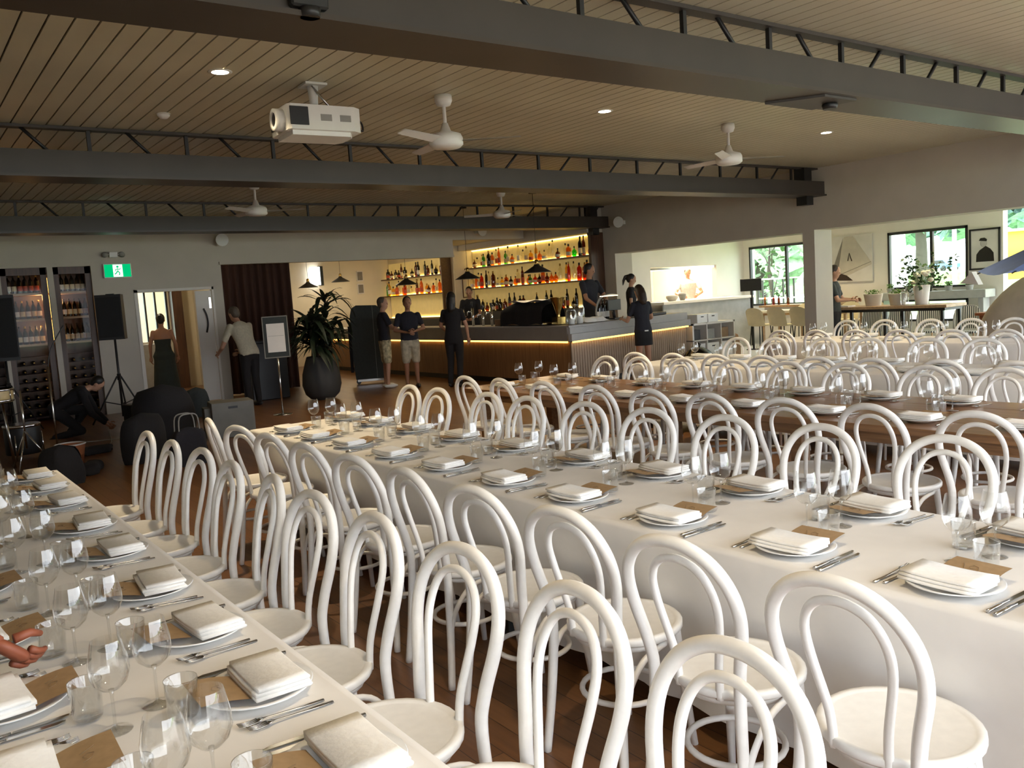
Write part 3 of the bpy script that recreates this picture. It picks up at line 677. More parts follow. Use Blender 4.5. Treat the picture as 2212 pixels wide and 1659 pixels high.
# back bar shelves
def bottle_profile(kind):
    return {'wine': [(.036, 0), (.037, .01), (.037, .19), (.033, .215), (.016, .245), (.0135, .26), (.0135, .30)],
            'spirit': [(.038, 0), (.040, .008), (.040, .17), (.034, .195), (.014, .215), (.013, .26)],
            'square': [(.043, 0), (.044, .008), (.044, .13), (.040, .15), (.015, .165), (.014, .205)],
            'round': [(.030, 0), (.050, .03), (.055, .075), (.045, .12), (.016, .145), (.013, .20)],
            'tall': [(.030, 0), (.031, .01), (.031, .21), (.026, .24), (.012, .27), (.011, .33)]}[kind]
BOT = {}
def bottle_me(kind, colour):
    if (kind, colour) not in BOT: BOT[kind, colour] = MB().lathe(bottle_profile(kind), n=12).mesh('bottle_body', 'bottle_'+colour)
    return BOT[kind, colour]
CAPM = {}; LABM = {}
def cap_me(kind, mat):
    if (kind, mat) not in CAPM:
        r, z = bottle_profile(kind)[-1]; CAPM[kind, mat] = MB().lathe([(r+.002, z-.03), (r+.002, z+.006), (r-.003, z+.009), (0, z+.009)], n=10).mesh('cap', mat)
    return CAPM[kind, mat]
def lab_me(kind, mat):
    if (kind, mat) not in LABM:
        p = bottle_profile(kind); r = max(q[0] for q in p)+.001; z1 = p[-1][1]; LABM[kind, mat] = MB().shell([(r, z1*.14), (r, z1*.42)], n=14).mesh('bottle_label', mat)
    return LABM[kind, mat]
def bottle(x, y, z, kind, colour, label, group, cap='cap_dark', lab=None, s=1.0, rot=None):
    t = thing('bottle', label, 'bottle', (x, y, z), rnd(0, 6), group); t.scale = (s, s, s)
    if rot: t.rotation_euler = rot
    obj('bottle_body', bottle_me(kind, colour), t); obj('cap', cap_me(kind, cap), t)
    if lab: obj('bottle_label', lab_me(kind, lab), t)
sh = thing('bar_shelving', 'backlit wall shelving full of spirits behind the bar', 'shelving')
bx(12.985, 14.2, 1.25, 12.996, 19.27, 2.86).build('back_panel', 'shelf_panel', sh)
for zz in (1.245, 1.857, 2.397, 2.835): bx(12.955, 14.22, zz, 12.98, 19.25, zz+.02).build('light_strip', 'shelf_led', sh)
for z in (2.36, 1.82): bx(12.70, 14.2, z, 12.985, 19.27, z+.035).build('shelf', 'shelf_wood', sh)
bx(12.62, 14.12, .27, 12.99, 14.2, 2.86).build('end_panel', 'dark_wood', sh)
bx(12.5, 14.2, .27, 12.985, 19.27, 1.24).build('back_counter', 'black_plastic', sh)
kinds = ['wine', 'spirit', 'square', 'round', 'tall']; cols = ['amber', 'clear', 'green', 'brown', 'red', 'gold', 'clear', 'amber', 'clear', 'black']
rng = random.Random(21)
def shelf_row(x, ya, yb, z, n, what, smin=1.15, smax=1.55, force=None, hmax=.44):
    for k in range(n):
        y = ya+(yb-ya)*k/(n-1)+rng.uniform(-.02, .02); kd = rng.choice(kinds); c = rng.choice(cols)
        if force: c = force(k, c)
        bottle(x+rng.uniform(-.05, .05), y, z, kd, c, f'{c} glass bottle, {ORD[k]} from the right on the {what}', 'bottles on the '+what, rng.choice(['cap_dark', 'cap_dark', 'cap_gold']), rng.choice(['label_cream', 'label_white', 'label_red', None, None]), min(rng.uniform(smin, smax), hmax/(bottle_profile(kd)[-1][1]+.01), .061/max(q[0] for q in bottle_profile(kd))))
shelf_row(12.83, 14.38, 19.0, 2.396, 27, 'upper bar shelf', force=lambda k, c: {0: 'red', 1: 'brown', 2: 'black', 3: 'neon'}.get(k, c))
shelf_row(12.83, 14.5, 19.1, 1.856, 30, 'lower bar shelf')
shelf_row(12.75, 14.6, 18.9, 1.242, 24, 'dark counter behind the bar', force=lambda k, c: 'black' if k % 4 else 'brown')
s2 = thing('far_bar_shelving', 'second backlit bottle shelving at the far end of the bar', 'shelving')
bx(12.435, 19.5, 1.15, 12.447, 22.95, 2.75).build('back_panel', 'shelf_panel', s2)
for zz in (1.16, 1.817, 2.307): bx(12.405, 19.52, zz, 12.43, 22.93, zz+.02).build('light_strip', 'shelf_led', s2)
for z in (2.27, 1.78, 1.12): bx(12.15, 19.5, z, 12.435, 22.95, z+.035).build('shelf', 'shelf_wood', s2)
bx(12.10, 19.46, .9, 12.435, 19.5, 2.75).build('end_panel', 'shelf_wood', s2)
bx(11.95, 19.5, 0, 12.435, 22.95, 1.12).build('back_counter', 'black_plastic', s2)
shelf_row(12.28, 19.7, 22.8, 2.306, 14, 'far upper bar shelf', hmax=.40, force=lambda k, c: 'black' if k % 3 else 'brown')
shelf_row(12.28, 19.7, 22.8, 1.816, 18, 'far lower bar shelf', hmax=.42)

# pendant lamps
def pendant(x, y, zc, zb, lab):
    t = thing('pendant_lamp', lab, 'pendant lamp', (x, y, 0), 0, 'black cone pendant lamps')
    t.scale = (1.18, 1.18, 1)
    MB().lathe([(.06, zc-.03), (.06, zc-.001)], n=16).build('canopy', 'black_steel', t)
    MB().tube([(0, 0, zb+.20), (0, 0, zc-.02)], .004, 6).build('cord', 'black_steel', t)
    MB().lathe([(.03, zb+.13), (.03, zb+.22), (.012, zb+.23)], n=12).build('lamp_holder', 'brass', t)
    sd = MB().shell([(.035, zb+.15), (.05, zb+.12), (.215, zb+.005), (.22, zb), (.213, zb+.003), (.05, zb+.112)], n=24).build('shade', 'black_steel', t)
    MB().ell((0, 0, zb+.06), .035, .035, .045).build('bulb', 'lamp_warm', sd)
    light('POINT', 'pendant_light', (0, 0, zb-.02), 7, WARM, t, shadow_soft_size=.05)
pendant(9.6, 12.21, CEIL, 2.0, 'black cone pendant lamp in front of the backlit spirit shelves')
pendant(9.6, 14.46, CEIL, 2.0, 'black cone pendant lamp beside the white wall strip behind the bar')
pendant(9.6, 16.95, 3.0, 2.0, 'black cone pendant lamp in front of the far bottle shelves')
pendant(10.4, 22.0, 3.0, 2.28, 'small black pendant lamp hanging by the cream far wall')
pendant(9.1, 21.2, 3.0, 2.15, 'small black pendant lamp just above the big plant')

# things on the bar
z = BTOP+.002
t = thing('coffee_machine', 'large coffee machine covered with a black cloth on the bar', 'coffee machine', (BXF+.33, 12.42, z))
MB().grid(14, 12, lambda u, v: ((.27+.015*math.sin(9*v*PI))*math.cos(PI*u)*-1, -.62+1.24*v, .02+.40*math.sin(PI*u)**.45*(1-.10*abs(2*v-1)**3)+.02*math.sin(v*11))).build('cloth_cover', 'black_cloth', t)
bx(-.25, -.60, 0, .25, .60, .06, bev=.02).build('base', 'steel', t)
MB().grid(8, 10, lambda u, v: (-.2+.4*u, -.58+1.0*v, .435+.02*math.sin(v*9+u*3))).build('folded_towel', 'paper', t)
t = thing('brass_grinder', 'brass cone hopper beside the covered coffee machine', 'grinder', (BXF+.33, 11.66, z))
MB().lathe([(.05, 0), (.05, .06), (.03, .16), (.04, .22), (.13, .47), (.135, .48)], n=20).build('hopper', 'brass', t)
bx(-.09, -.09, 0, .09, .09, .14, bev=.01).build('body', 'brass', t)
for k, (xx, yy, hh, lab) in enumerate(((9.53, 11.26, .26, 'lower glass jar with candle at the corner of the bar'), (9.75, 11.30, .34, 'taller glass jar with candle at the corner of the bar'))):
    t = thing('candle_jar', lab, 'jar', (xx, yy, z), 0, 'candle jars on the bar')
    MB().shell([(0, .004), (.085, .004), (.09, .02), (.09, hh*.8), (.07, hh*.95), (.075, hh)], n=18).build('glass', 'clear_glass', t)
    cd = MB().lathe([(.055, .006), (.055, hh*.4), (.02, hh*.42), (0, hh*.42)], n=16).build('candle', 'label_white', t); MB().ell((0, 0, hh*.42+.03), .012, .012, .03).build('flame', 'heat_lamp', cd)
rng2 = random.Random(3)
t = thing('folded_towels', 'heap of white towels lying on the bar top', 'towels', (*onbar(.98, .22), z))
for j in range(4):
    o = -.16+.11*j; ph = rng2.uniform(0, 6)
    MB().grid(12, 8, lambda u, v: (o-.13+.26*u+.02*math.sin(7*v+ph), -.16+.32*v+.015*math.sin(6*u+ph), .012+.085*math.sin(PI*u)**.6*math.sin(PI*v)**.5+.012*math.sin(9*u+ph)*math.sin(7*v))).build('towel', 'napkin_white', t)
tag(bx(-.10, -.12, 0, .10, .12, .12, bev=.004).build('wooden_box', 'cardboard', None, (9.55, 13.3, z)), 'small brown wooden box on the bar left of the coffee machine', 'box')
for k, (yy, hh) in enumerate(((13.65, .32), (13.95, .28), (14.3, .36))):
    t = thing('beer_tap', f'{ORD[k]} metal tap left of the coffee machine on the bar', 'tap', (9.55, yy, z), 0, 'bar taps')
    MB().tube([(0, 0, 0), (0, 0, hh)], .025, 12).build('column', 'chrome', t); MB().tube([(0, 0, hh*.8), (-.12, 0, hh*.8), (-.13, 0, hh*.6)], .012, 8).build('spout', 'chrome', t); MB().tube([(0, 0, hh), (-.01, 0, hh+.12)], [.012, .02], 8).build('handle', 'black_plastic', t)
t = thing('till_screen', 'black till screen standing on the bar beside the waitress', 'screen', (*onbar(1.85, .36), z+.005), .2)
bx(-.2, -.015, .16, .2, .015, .36, bev=.006).build('screen', 'black_plastic', t); MB().tube([(0, 0, .0), (0, .03, .2)], .03, 10).build('stand', 'black_plastic', t); bx(-.12, -.09, 0, .12, .09, .02).build('base', 'black_plastic', t)
t = thing('arched_lamp', 'grey arched lamp reaching over the till on the bar', 'lamp', (*onbar(1.5, .50), z+.002), .2)
MB().tube(spline([(0, 0, 0), (-.02, 0, .2), (.12, 0, .40), (.40, 0, .46), (.66, 0, .44)], 5), .018, 8).build('arm', 'grey_plastic', t); MB().lathe([(.07, 0), (.07, .02), (.02, .03)], n=16).build('base', 'grey_plastic', t)
bx(.15, -.03, .425, .64, .03, .44).build('light_bar', 'heat_lamp', t)
for k in range(3): bottle(*onbar(1.62+.12*k, .54), z, 'wine', 'black', f'{ORD[k]} dark wine bottle from the left beside the till', 'wine bottles beside the till', 'cap_dark', 'label_white', 1.25)
tag(bx(-.24, -.15, 0, .24, .15, .05, bev=.01).build('serving_tray', 'black_plastic', None, (*onbar(3.05, .28), z), (0, 0, BROT)), 'black tray lying on the right end of the bar', 'tray')
for k in range(2): tag(obj('water_tumbler', tumbler_me, None, (*onbar(2.6+.12*k, .2+.07*k), z), (0, 0, 0), (1.3, 1.3, 1.3)), f'{ORD[k]} tumbler beside the black tray on the bar', 'tumbler', 'tumblers on the bar')

# white cube shelving beside the bar end
t = thing('cube_shelving', 'white cube shelving unit with storage boxes beside the bar end', 'shelving', (13.06, 11.72, 0), 0)
W, D, H = 1.30, .39, .82
f = MB(); f.box(0, 0, 0, W, D, .04); f.box(0, 0, H-.04, W, D, H); f.box(0, 0, 0, .04, D, H); f.box(W-.04, 0, 0, W, D, H); f.box(0, 0, .46, W, D, .48)
for k in (1, 2): f.box(W*k/3-.01, 0, 0, W*k/3+.01, D, H)
f.build('carcass', 'wall_pale', t); bx(0, D-.01, 0, W, D, H).build('back', 'wall_cream', t)
for k in range(3):
    o = thing('storage_box', f'white storage box in the {["left", "middle", "right"][k]} cube of the shelving unit', 'storage box', (13.06+(.2317, .65, 1.068)[k], 11.73+D/2, .041), 0, 'white storage boxes')
    q = bx(-.17, -.175, 0, .17, .17, .36, bev=.004).build('box_body', 'white_plastic', o); bx(-.045, -.178, .28, .045, -.172, .305).build('handle_slot', 'black_plastic', q)
    tag(bx(-.12, -.1, 0, .12, .1, .2).build('basket', ['black_plastic', 'grey_plastic', 'cardboard'][k], None, (13.06+W*(k+.5)/3, 11.92, .481)), f'dark basket in the {["left", "middle", "right"][k]} upper cube of the shelving', 'basket', 'baskets in the cube shelving')
for k, (xx, zz) in enumerate(((13.42, H), (13.75, H))):
    o = thing('storage_box', f'{["small white box on top of the cube shelving at the left", "white box on top of the cube shelving at the right"][k]}', 'storage box', (xx, 11.92, zz+.001), 0, 'white storage boxes')
    q = bx(-.15, -.15, 0, .15, .15, .17, bev=.004).build('box_body', 'white_plastic', o); bx(-.04, -.153, .11, .04, -.147, .13).build('handle_slot', 'black_plastic', q)
t = thing('rubbish_bag', 'shiny black rubbish bag on the floor at the bar end', 'rubbish bag', (12.45, 11.05, 0))
rngb = random.Random(5)
MB().grid(28, 14, lambda u, v: ((.30+.035*math.sin(13*u*2*PI/2+5*v)+.02*math.sin(31*u+9*v))*math.cos(2*PI*u)*max(.03, math.sin(PI*min(1, .12+.88*v))**.6), (.28+.03*math.sin(17*u+3*v))*math.sin(2*PI*u)*max(.03, math.sin(PI*min(1, .12+.88*v))**.6), .44*v)).build('bag', 'bin_bag', t)
MB().tube([(0, 0, .42), (.02, .01, .47), (.05, .03, .50)], [.03, .05, .02], 8).build('knot', 'bin_bag', t)

# ================================================================== PEOPLE
TMP = []
def remesh(b, voxel, smooth=4):
    me = bpy.data.meshes.new('tmp'); me.from_pydata(b.v, [], b.f)
    bm = bmesh.new(); bm.from_mesh(me); bmesh.ops.recalc_face_normals(bm, faces=bm.faces); bm.to_mesh(me); bm.free()
    o = bpy.data.objects.new('tmp', me); COL.objects.link(o)
    m = o.modifiers.new('r', 'REMESH'); m.mode = 'VOXEL'; m.voxel_size = voxel; m.use_smooth_shade = True
    if smooth: m = o.modifiers.new('s', 'SMOOTH'); m.factor = .5; m.iterations = smooth
    bpy.context.view_layer.update()
    r = bpy.data.meshes.new_from_object(o.evaluated_get(bpy.context.evaluated_depsgraph_get()))
    bpy.data.objects.remove(o); bpy.data.meshes.remove(me)
    r.polygons.foreach_set('use_smooth', [True]*len(r.polygons)); return r
def blend(r, extra):
    """adds MB geometry (fingers) to a mesh"""
    b = MB(); b.v = [tuple(v.co) for v in r.vertices]; b.f = [tuple(p.vertices) for p in r.polygons]; b.sm = [True]*len(b.f)
    b._add(extra.v, extra.f, True); n = bpy.data.meshes.new('body'); n.from_pydata(b.v, [], b.f); n.polygons.foreach_set('use_smooth', [True]*len(b.f)); bpy.data.meshes.remove(r); return n
def cap(b, p0, r0, p1, r1, n=10):
    p0, p1 = Vector(p0), Vector(p1); b.tube([p0, p0.lerp(p1, .5), p1], [r0, (r0+r1)/2, r1], n); b.ell(p0, r0, r0, r0, 10, 8); b.ell(p1, r1, r1, r1, 10, 8)
def hand_geo(b, wrist, direc, palm_n, s=1.0, curl=.5, side=1):
    """palm, four unequal fingers, and a thumb at the side"""
    d = Vector(direc).normalized(); n = Vector(palm_n); n = (n-d*n.dot(d)).normalized(); w = d.cross(n)*side
    wr = Vector(wrist)
    pc = wr+d*.045*s
    b.tube([wr, wr+d*.03*s, wr+d*.075*s, wr+d*.09*s], [.024*s, .034*s, .036*s, .030*s], 10, flat=.5)
    for k, (o, l) in enumerate(((-.027, .062), (-.009, .074), (.009, .078), (.027, .068))):
        p = wr+d*.085*s+w*o*s; pts = [p]; a = 0
        for j in range(3):
            a += curl*.55; dd = d*math.cos(a)+n*math.sin(a); p = p+dd*l*s*(.45, .32, .25)[j]; pts.append(p)
        b.tube(pts, [.0095*s, .009*s, .008*s, .0065*s], 8); b.ell(pts[-1], .0065*s, .0065*s, .0065*s, 8, 6)
    p = wr+d*.03*s-w*.03*s; q = p+(d*.6-w*.7+n*.3).normalized()*.038*s; e = q+(d*.9-w*.1+n*.35).normalized()*.03*s
    b.tube([p, q, e], [.013*s, .011*s, .008*s], 8); b.ell(e, .008*s, .008*s, .008*s, 8, 6)
def person(label, loc, rz, h=1.75, lean=0.0, arms=None, legs=None, skin='skin_light', hair='hair_black', hairstyle='short', top=('navy_cloth', 'tee'), bottom=('black_cloth', 'pants'),
           shoes='black_plastic', head_turn=0.0, head_nod=0.0, female=False, dress=None, logo=None, name_group='people', wide=1.0):
    t = thing('person', label, 'person', loc, rz, None); k = h/1.75; t.scale = (k, k, k)
    PV = Vector((0, 0, .93)); RL = Matrix.Rotation(lean, 3, 'Y')
    def up(p): return PV+RL @ (Vector(p)-PV)
    sw = (.175 if female else .195)*wide; hw = (.085 if female else .085)
    sho = {s: up((0, s*(sw-.012), 1.395)) for s in (1, -1)}
    neck0, neck1, headc = up((-.005, 0, 1.44)), up((.01, 0, 1.53)), up((.02, 0, 1.63))
    A = {}
    for s in (1, -1):
        if arms and s in arms: A[s] = [Vector(q) for q in arms[s]]
        else: A[s] = [up((-.01, s*(sw+.06), 1.14)), up((.05, s*(sw+.075), .90))]
    Lg = {}
    for s in (1, -1):
        if legs and s in legs: Lg[s] = [Vector(q) for q in legs[s]]
        else: Lg[s] = [Vector((.01, s*.095, .50)), Vector((-.02, s*.10, .075))]
    tz = [(.84, .095, .15), (.92, .105, .165), (1.02, .095, .145 if female else .155), (1.12, .092, .130 if female else .155), (1.25, .108, .150 if female else .172), (1.36, .105, .165 if female else .185), (1.43, .075, .125), (1.47, .05, .06)]
    tz = [(z, a*wide, c*wide) for z, a, c in tz]
    def torso(b, inf, z0, z1):
        rg = [(up((0, 0, z)), a+inf, c+inf) for z, a, c in tz if z0 <= z <= z1]
        if lean == 0: b.loft(rg, 16)
        else:
            for (c0, a0, w0), (c1, a1, w1) in zip(rg, rg[1:]):
                q = MB().loft([(Vector((0, 0, 0)), a0, w0), (Vector((0, 0, (c1-c0).length)), a1, w1)], 16)
                q.xf(Matrix.Translation(c0) @ RL.to_4x4()); b._add(q.v, q.f, True)
    b = MB(); torso(b, 0, 0, 2)
    cap(b, neck0, .055, neck1, .05)
    for s in (1, -1):
        cap(b, sho[s], .055 if not female else .047, A[s][0], .038); cap(b, A[s][0], .038, A[s][1], .025)
        hip = Vector((0, s*hw, .90)); cap(b, hip, .088, Lg[s][0], .055); cap(b, Lg[s][0], .055, Lg[s][1], .035)
        ft = Lg[s][1]; b.ell((ft.x+.05, ft.y, max(.04, ft.z-.035)), .125, .043, .036)
    Hm = Matrix.Translation(headc) @ Matrix.Rotation(head_turn, 4, 'Z') @ Matrix.Rotation(head_nod, 4, 'Y')
    hb = MB(); hb.ell((0, 0, .02), .098, .076, .105, 16, 12); hb.ell((.022, 0, -.05), .068, .058, .075, 14, 10); hb.ell((.098, 0, -.012), .016, .012, .026, 8, 6); hb.ell((.085, 0, .022), .014, .045, .012, 10, 6)
    for s in (1, -1): hb.ell((-.005, s*.077, -.005), .02, .010, .032, 8, 6)
    hb.xf(Hm); b._add(hb.v, hb.f, True)
    me = remesh(b, .0135, 3)
    ex = MB()
    for s in (1, -1):
        d = (A[s][1]-A[s][0]).normalized(); hand_geo(ex, A[s][1], d, (.5, -s*.8, -.2), 1.0, .55, s)
    me = blend(me, ex); me.materials.append(M[skin]); obj('body', me, t)
    for s in (1, -1):
        MB().ell((0, 0, 0), .006, .011, .007, 8, 6).xf(Hm @ Matrix.Translation((.090, s*.031, .004))).build('eye', 'eye_dark', t)
    MB().ell((0, 0, 0), .006, .024, .008, 8, 6).xf(Hm @ Matrix.Translation((.083, 0, -.062))).build('mouth', 'lip', t)
    # hair
    hr = MB(); hr.ell((-.022, 0, .038), .098, .086, .100, 16, 12)
    if hairstyle == 'short': hr.ell((-.045, 0, .0), .068, .080, .085, 14, 10)
    if hairstyle == 'pony': hr.ell((-.05, 0, .0), .062, .08, .08, 14, 10); hr.tube([(-.10, 0, .07), (-.15, 0, .04), (-.165, 0, -.06), (-.15, 0, -.17)], [.028, .036, .032, .012], 10)
    if hairstyle == 'long': hr.tube([(-.05, 0, .03), (-.075, 0, -.08), (-.085, 0, -.20), (-.08, 0, -.27)], [.085, .088, .075, .04], 14)
    if hairstyle == 'bun': hr.ell((-.05, 0, .0), .062, .078, .08, 14, 10); hr.ell((-.115, 0, .06), .05, .05, .05)
    hr.xf(Hm); hm = remesh(hr, .012, 3); hm.materials.append(M[hair]); obj('hair', hm, t)
    # clothes
    if dress:
        g = MB(); rg = [((0, 0, .14), .20, .26), ((0, 0, .42), .18, .24), ((0, 0, .62), .16, .22), ((0, 0, .80), .14, .20)]+[((0, 0, z), a+.016+(.02 if z < 1 else 0), c+.016+(.03 if z < 1 else 0)) for z, a, c in tz if .84 <= z <= 1.28]
        g.loft(rg, 20); gm = remesh(g, .015, 4); gm.materials.append(M[dress]); obj('dress', gm, t)
    if top:
        g = MB(); torso(g, .013, .84, 1.48); sl = .62 if top[1] == 'tee' else 1.0
        for s in (1, -1):
            e = sho[s].lerp(A[s][0], sl); cap(g, sho[s], .060 if not female else .052, e, .056 if not female else .047)
            if top[1] == 'long': cap(g, A[s][0], .05, A[s][1].lerp(A[s][0], .1), .035)
        q = MB(); q.loft([((0, 0, -.015), .066, .062), ((0, 0, .03), .06, .056)], 14); q.xf(Matrix.Translation(neck0) @ RL.to_4x4()); g._add(q.v, q.f, True)
        gm = remesh(g, .014, 3); gm.materials.append(M[top[0]]); obj('shirt', gm, t)
    if bottom:
        g = MB(); g.loft([((0, 0, .80), .11, .172), ((0, 0, .90), .12, .182), ((0, 0, .96), .112, .170)], 16)
        for s in (1, -1):
            hip = Vector((0, s*hw, .88)); kn, an = Lg[s]
            if bottom[1] == 'pants': cap(g, hip, .102, kn, .068); cap(g, kn, .068, an.lerp(kn, .04), .052)
            if bottom[1] == 'shorts': cap(g, hip, .105, kn.lerp(hip, .12), .085)
        if bottom[1] == 'skirt': g.loft([((0, 0, .64), .13, .178), ((0, 0, .7), .125, .18), ((0, 0, .88), .12, .18)], 18)
        gm = remesh(g, .014, 3); gm.materials.append(M[bottom[0]]); obj({'pants': 'trousers', 'shorts': 'shorts', 'skirt': 'skirt'}[bottom[1]], gm, t)
    for s in (1, -1):
        ft = Lg[s][1]; z0 = max(0, ft.z-.075); g = MB(); g.ell((ft.x+.055, ft.y, z0+.045), .14, .05, .044, 14, 8); g.v = [(x, y, max(z, z0+.002)) for x, y, z in g.v]; g.build('shoe', shoes, t)
    if logo: bx(-.115-.013, -.03, logo, -.115-.018, .05, logo+.022).build('printed_logo', 'logo_white', t)
    return t
def face(x, y, tx, ty): return math.atan2(ty-y, tx-x)
# woman in a strapless dark dress in the doorway, seen from behind
person('woman in a strapless dark dress seen from behind in the doorway', (4.42, 17.5, 0), 1.25, 1.70, top=None, bottom=None, dress='dress_green', female=True, skin='skin_tan', hairstyle='bun', hair='hair_black', shoes='black_plastic')
# man in a cream tee bending over the desk
person('man in a cream t-shirt bending forward in front of the brown curtain', (5.12, 14.7, 0), 1.9, 1.80, lean=.42, arms={1: [(.30, .30, 1.02), (.50, .24, .92)], -1: [(.30, -.30, 1.02), (.50, -.22, .92)]}, hair='hair_grey', top=('tee_cream', 'tee'), head_nod=.35, wide=1.06)
# two men in black shirts and shorts
person('man in a black polo and patterned shorts half hidden by the dark cover', (7.80, 14.78, 0), -.25, 1.74, hair='hair_grey', top=('navy_cloth', 'tee'), bottom=('shorts_floral', 'shorts'), head_turn=-.5, arms={-1: [(.10, -.26, 1.16), (.30, -.12, 1.22)], 1: [(-.02, .27, 1.12), (.08, .26, .88)]}, shoes='white_plastic')
person('man in a black polo and khaki shorts facing the camera before the bar', (8.05, 14.25, 0), face(8.05, 14.25, 3, 3), 1.72, hair='hair_black', skin='skin_tan', top=('navy_cloth', 'tee'), bottom=('shorts_khaki', 'shorts'), arms={1: [(.02, .28, 1.14), (.24, .10, 1.10)], -1: [(.02, -.27, 1.13), (.22, -.06, 1.08)]}, shoes='black_plastic')
person('woman in black top and trousers standing with her back to us at the bar', (8.56, 13.5, 0), .75, 1.75, female=True, hair='hair_black', hairstyle='long', top=('black_cloth', 'tee'), bottom=('black_cloth', 'pants'), arms={1: [(.10, .26, 1.14), (.28, .20, 1.02)], -1: [(.0, -.25, 1.14), (.06, -.26, .90)]}, legs={1: [(.06, .10, .5), (-.04, .11, .075)], -1: [(.0, -.09, .5), (-.12, -.09, .075)]})
person('dark dressed worker bent forward behind the bar left of the coffee machine', (10.6, 15.9, .27), face(10.6, 15.9, 7, 12), 1.62, lean=.3, hair='hair_black', top=('black_cloth', 'tee'), skin='skin_tan', head_nod=.3, arms={1: [(.25, .24, 1.08), (.42, .12, 1.0)], -1: [(.25, -.24, 1.08), (.42, -.12, 1.0)]})
# staff behind and before the bar
person('bartender in a black t-shirt looking down behind the bar', (11.3, 12.75, .27), face(11.3, 12.75, 9.6, 6) + .3, 1.86, hair='hair_black', top=('navy_cloth', 'tee'), skin='skin_tan', head_turn=.55, head_nod=.25, arms={1: [(.16, .25, 1.12), (.34, .14, .96)], -1: [(.16, -.25, 1.12), (.34, -.14, .96)]})
person('waitress with a ponytail behind the till in black', (12.62, 12.95, .27), face(12.62, 12.95, 14.6, 11), 1.62, female=True, hair='hair_black', hairstyle='pony', top=('black_cloth', 'tee'), head_nod=.3)
person('waitress in black shirt and shorts leaning on the front of the bar', (10.75, 10.78, 0), 1.35, 1.66, lean=.10, female=True, hair='hair_brown', hairstyle='long', top=('navy_cloth', 'tee'), bottom=('black_cloth', 'skirt'), head_nod=.3, logo=.90, arms={1: [(.14, .24, 1.10), (.34, .22, 1.13)], -1: [(.12, -.27, 1.14), (.24, -.34, 1.13)]})
person('chef in a white t-shirt standing inside the bright kitchen hatch', (16.95, 15.3, .27), face(16.95, 15.3, 9, 6), 1.74, hair='hair_brown', top=('tee_white', 'tee'), head_nod=.25, wide=1.18, arms={1: [(.14, .33, 1.12), (.34, .20, 1.05)], -1: [(.14, -.33, 1.12), (.34, -.20, 1.05)]})
person('man in a dark t-shirt tending planters beside the pillar', (14.25, 9.32, 0), face(14.25, 9.32, 14.75, 8.2), 1.78, hair='hair_brown', top=('charcoal_felt', 'tee'), head_nod=.2, head_turn=.1, skin='skin_light', arms={1: [(.10, .26, 1.13), (.30, .22, 1.12)], -1: [(.10, -.26, 1.13), (.30, -.18, 1.12)]})
# crouching musician
person('person in black crouching on the floor by the wine cabinet', (1.95, 13.9, -.42), -.3, 1.60, lean=1.05, top=('black_cloth', 'long'), bottom=('black_cloth', 'pants'), arms={1: [(.52, .24, .82), (.70, .15, .62)], -1: [(.52, -.24, .82), (.70, -.15, .62)]}, legs={1: [(.40, .14, .86), (.10, .14, .48)], -1: [(.34, -.14, .55), (-.06, -.12, .48)]}, head_nod=.9)
# guest leaning in from the left, only the hand is inside the photo
person('hand of a guest reaching in over the left table at the photo edge', (-.51, 2.55, 0), 0, 1.78, lean=.62, skin='skin_ruddy', top=('navy_cloth', 'tee'), hair='hair_grey', arms={-1: [(.46, -.22, 1.07), (.64, -.135, .872)], 1: [(.28, .30, 1.02), (.30, .26, .76)]}, head_nod=.4)

# ================================================================== CEILING FIXTURES
def downlight(x, y, lab, power=170, z=CEIL):
    t = thing('downlight', lab, 'downlight', (x, y, 0), 0, 'recessed downlights')
    MB().lathe([(.062, z-.006), (.085, z-.006), (.088, z-.001), (.062, z-.001), (.062, z-.006)], n=24).build('trim_ring', 'white_plastic', t)
    MB().lathe([(0, z-.004), (.062, z-.004)], n=24).build('lens', 'lamp_warm', t)
    light('SPOT', 'downlight_beam', (0, 0, z-.02), power, WARM, t, spot_size=math.radians(115), spot_blend=.8, shadow_soft_size=.06)
for nm, xx, yy in (('glowing downlight left of the projector', 2.25, 6.5), ('glowing downlight between the two nearest ceiling fans', 6.14, 6.55), ('glowing downlight near the right wall', 9.92, 6.54)): downlight(xx, yy, nm)
for k, (xx, yy) in enumerate(((1.4, 1.4), (6.14, 1.4), (9.92, 1.4))): downlight(xx, yy, f'{ORD[k]} ceiling downlight above the camera', 70)
for k, (xx, yy) in enumerate(((6.14, 11.4),)): downlight(xx, yy, 'added unseen downlight warming the back between the two far beams', 150)  # unseen downlight added to warm the light at the back
def fan(x, y, drop, lab, a0):
    t = thing('ceiling_fan', lab, 'ceiling fan', (x, y, 0), 0, 'white ceiling fans')
    MB().lathe([(.075, CEIL-.001), (.078, CEIL-.05), (.06, CEIL-.09), (.02, CEIL-.10)], n=20).build('canopy', 'white_plastic', t)
    MB().tube([(0, 0, CEIL-.09), (0, 0, CEIL-drop)], .017, 10).build('downrod', 'white_plastic', t)
    z = CEIL-drop
    MB().lathe([(.025, z+.10), (.05, z+.03), (.135, z), (.15, z-.03), (.15, z-.09), (.12, z-.115), (0, z-.12)], n=24).build('motor', 'white_plastic', t)
    bl = MB().grid(8, 2, lambda u, v: (.14+.52*u, (-.055+.11*v)*(1-.25*u), z-.05+.016*(2*v-1)*(1-.3*u)))
    bl._add([(p[0], p[1], p[2]-.006) for p in bl.v], [f[::-1] for f in bl.f], True); me = bl.mesh('blade', 'white_plastic')
    for k in range(3): obj('blade', me, t, (0, 0, 0), (0, 0, a0+2*PI*k/3))
fan(4.22, 6.55, .34, 'white ceiling fan nearest the projector', -YAW)
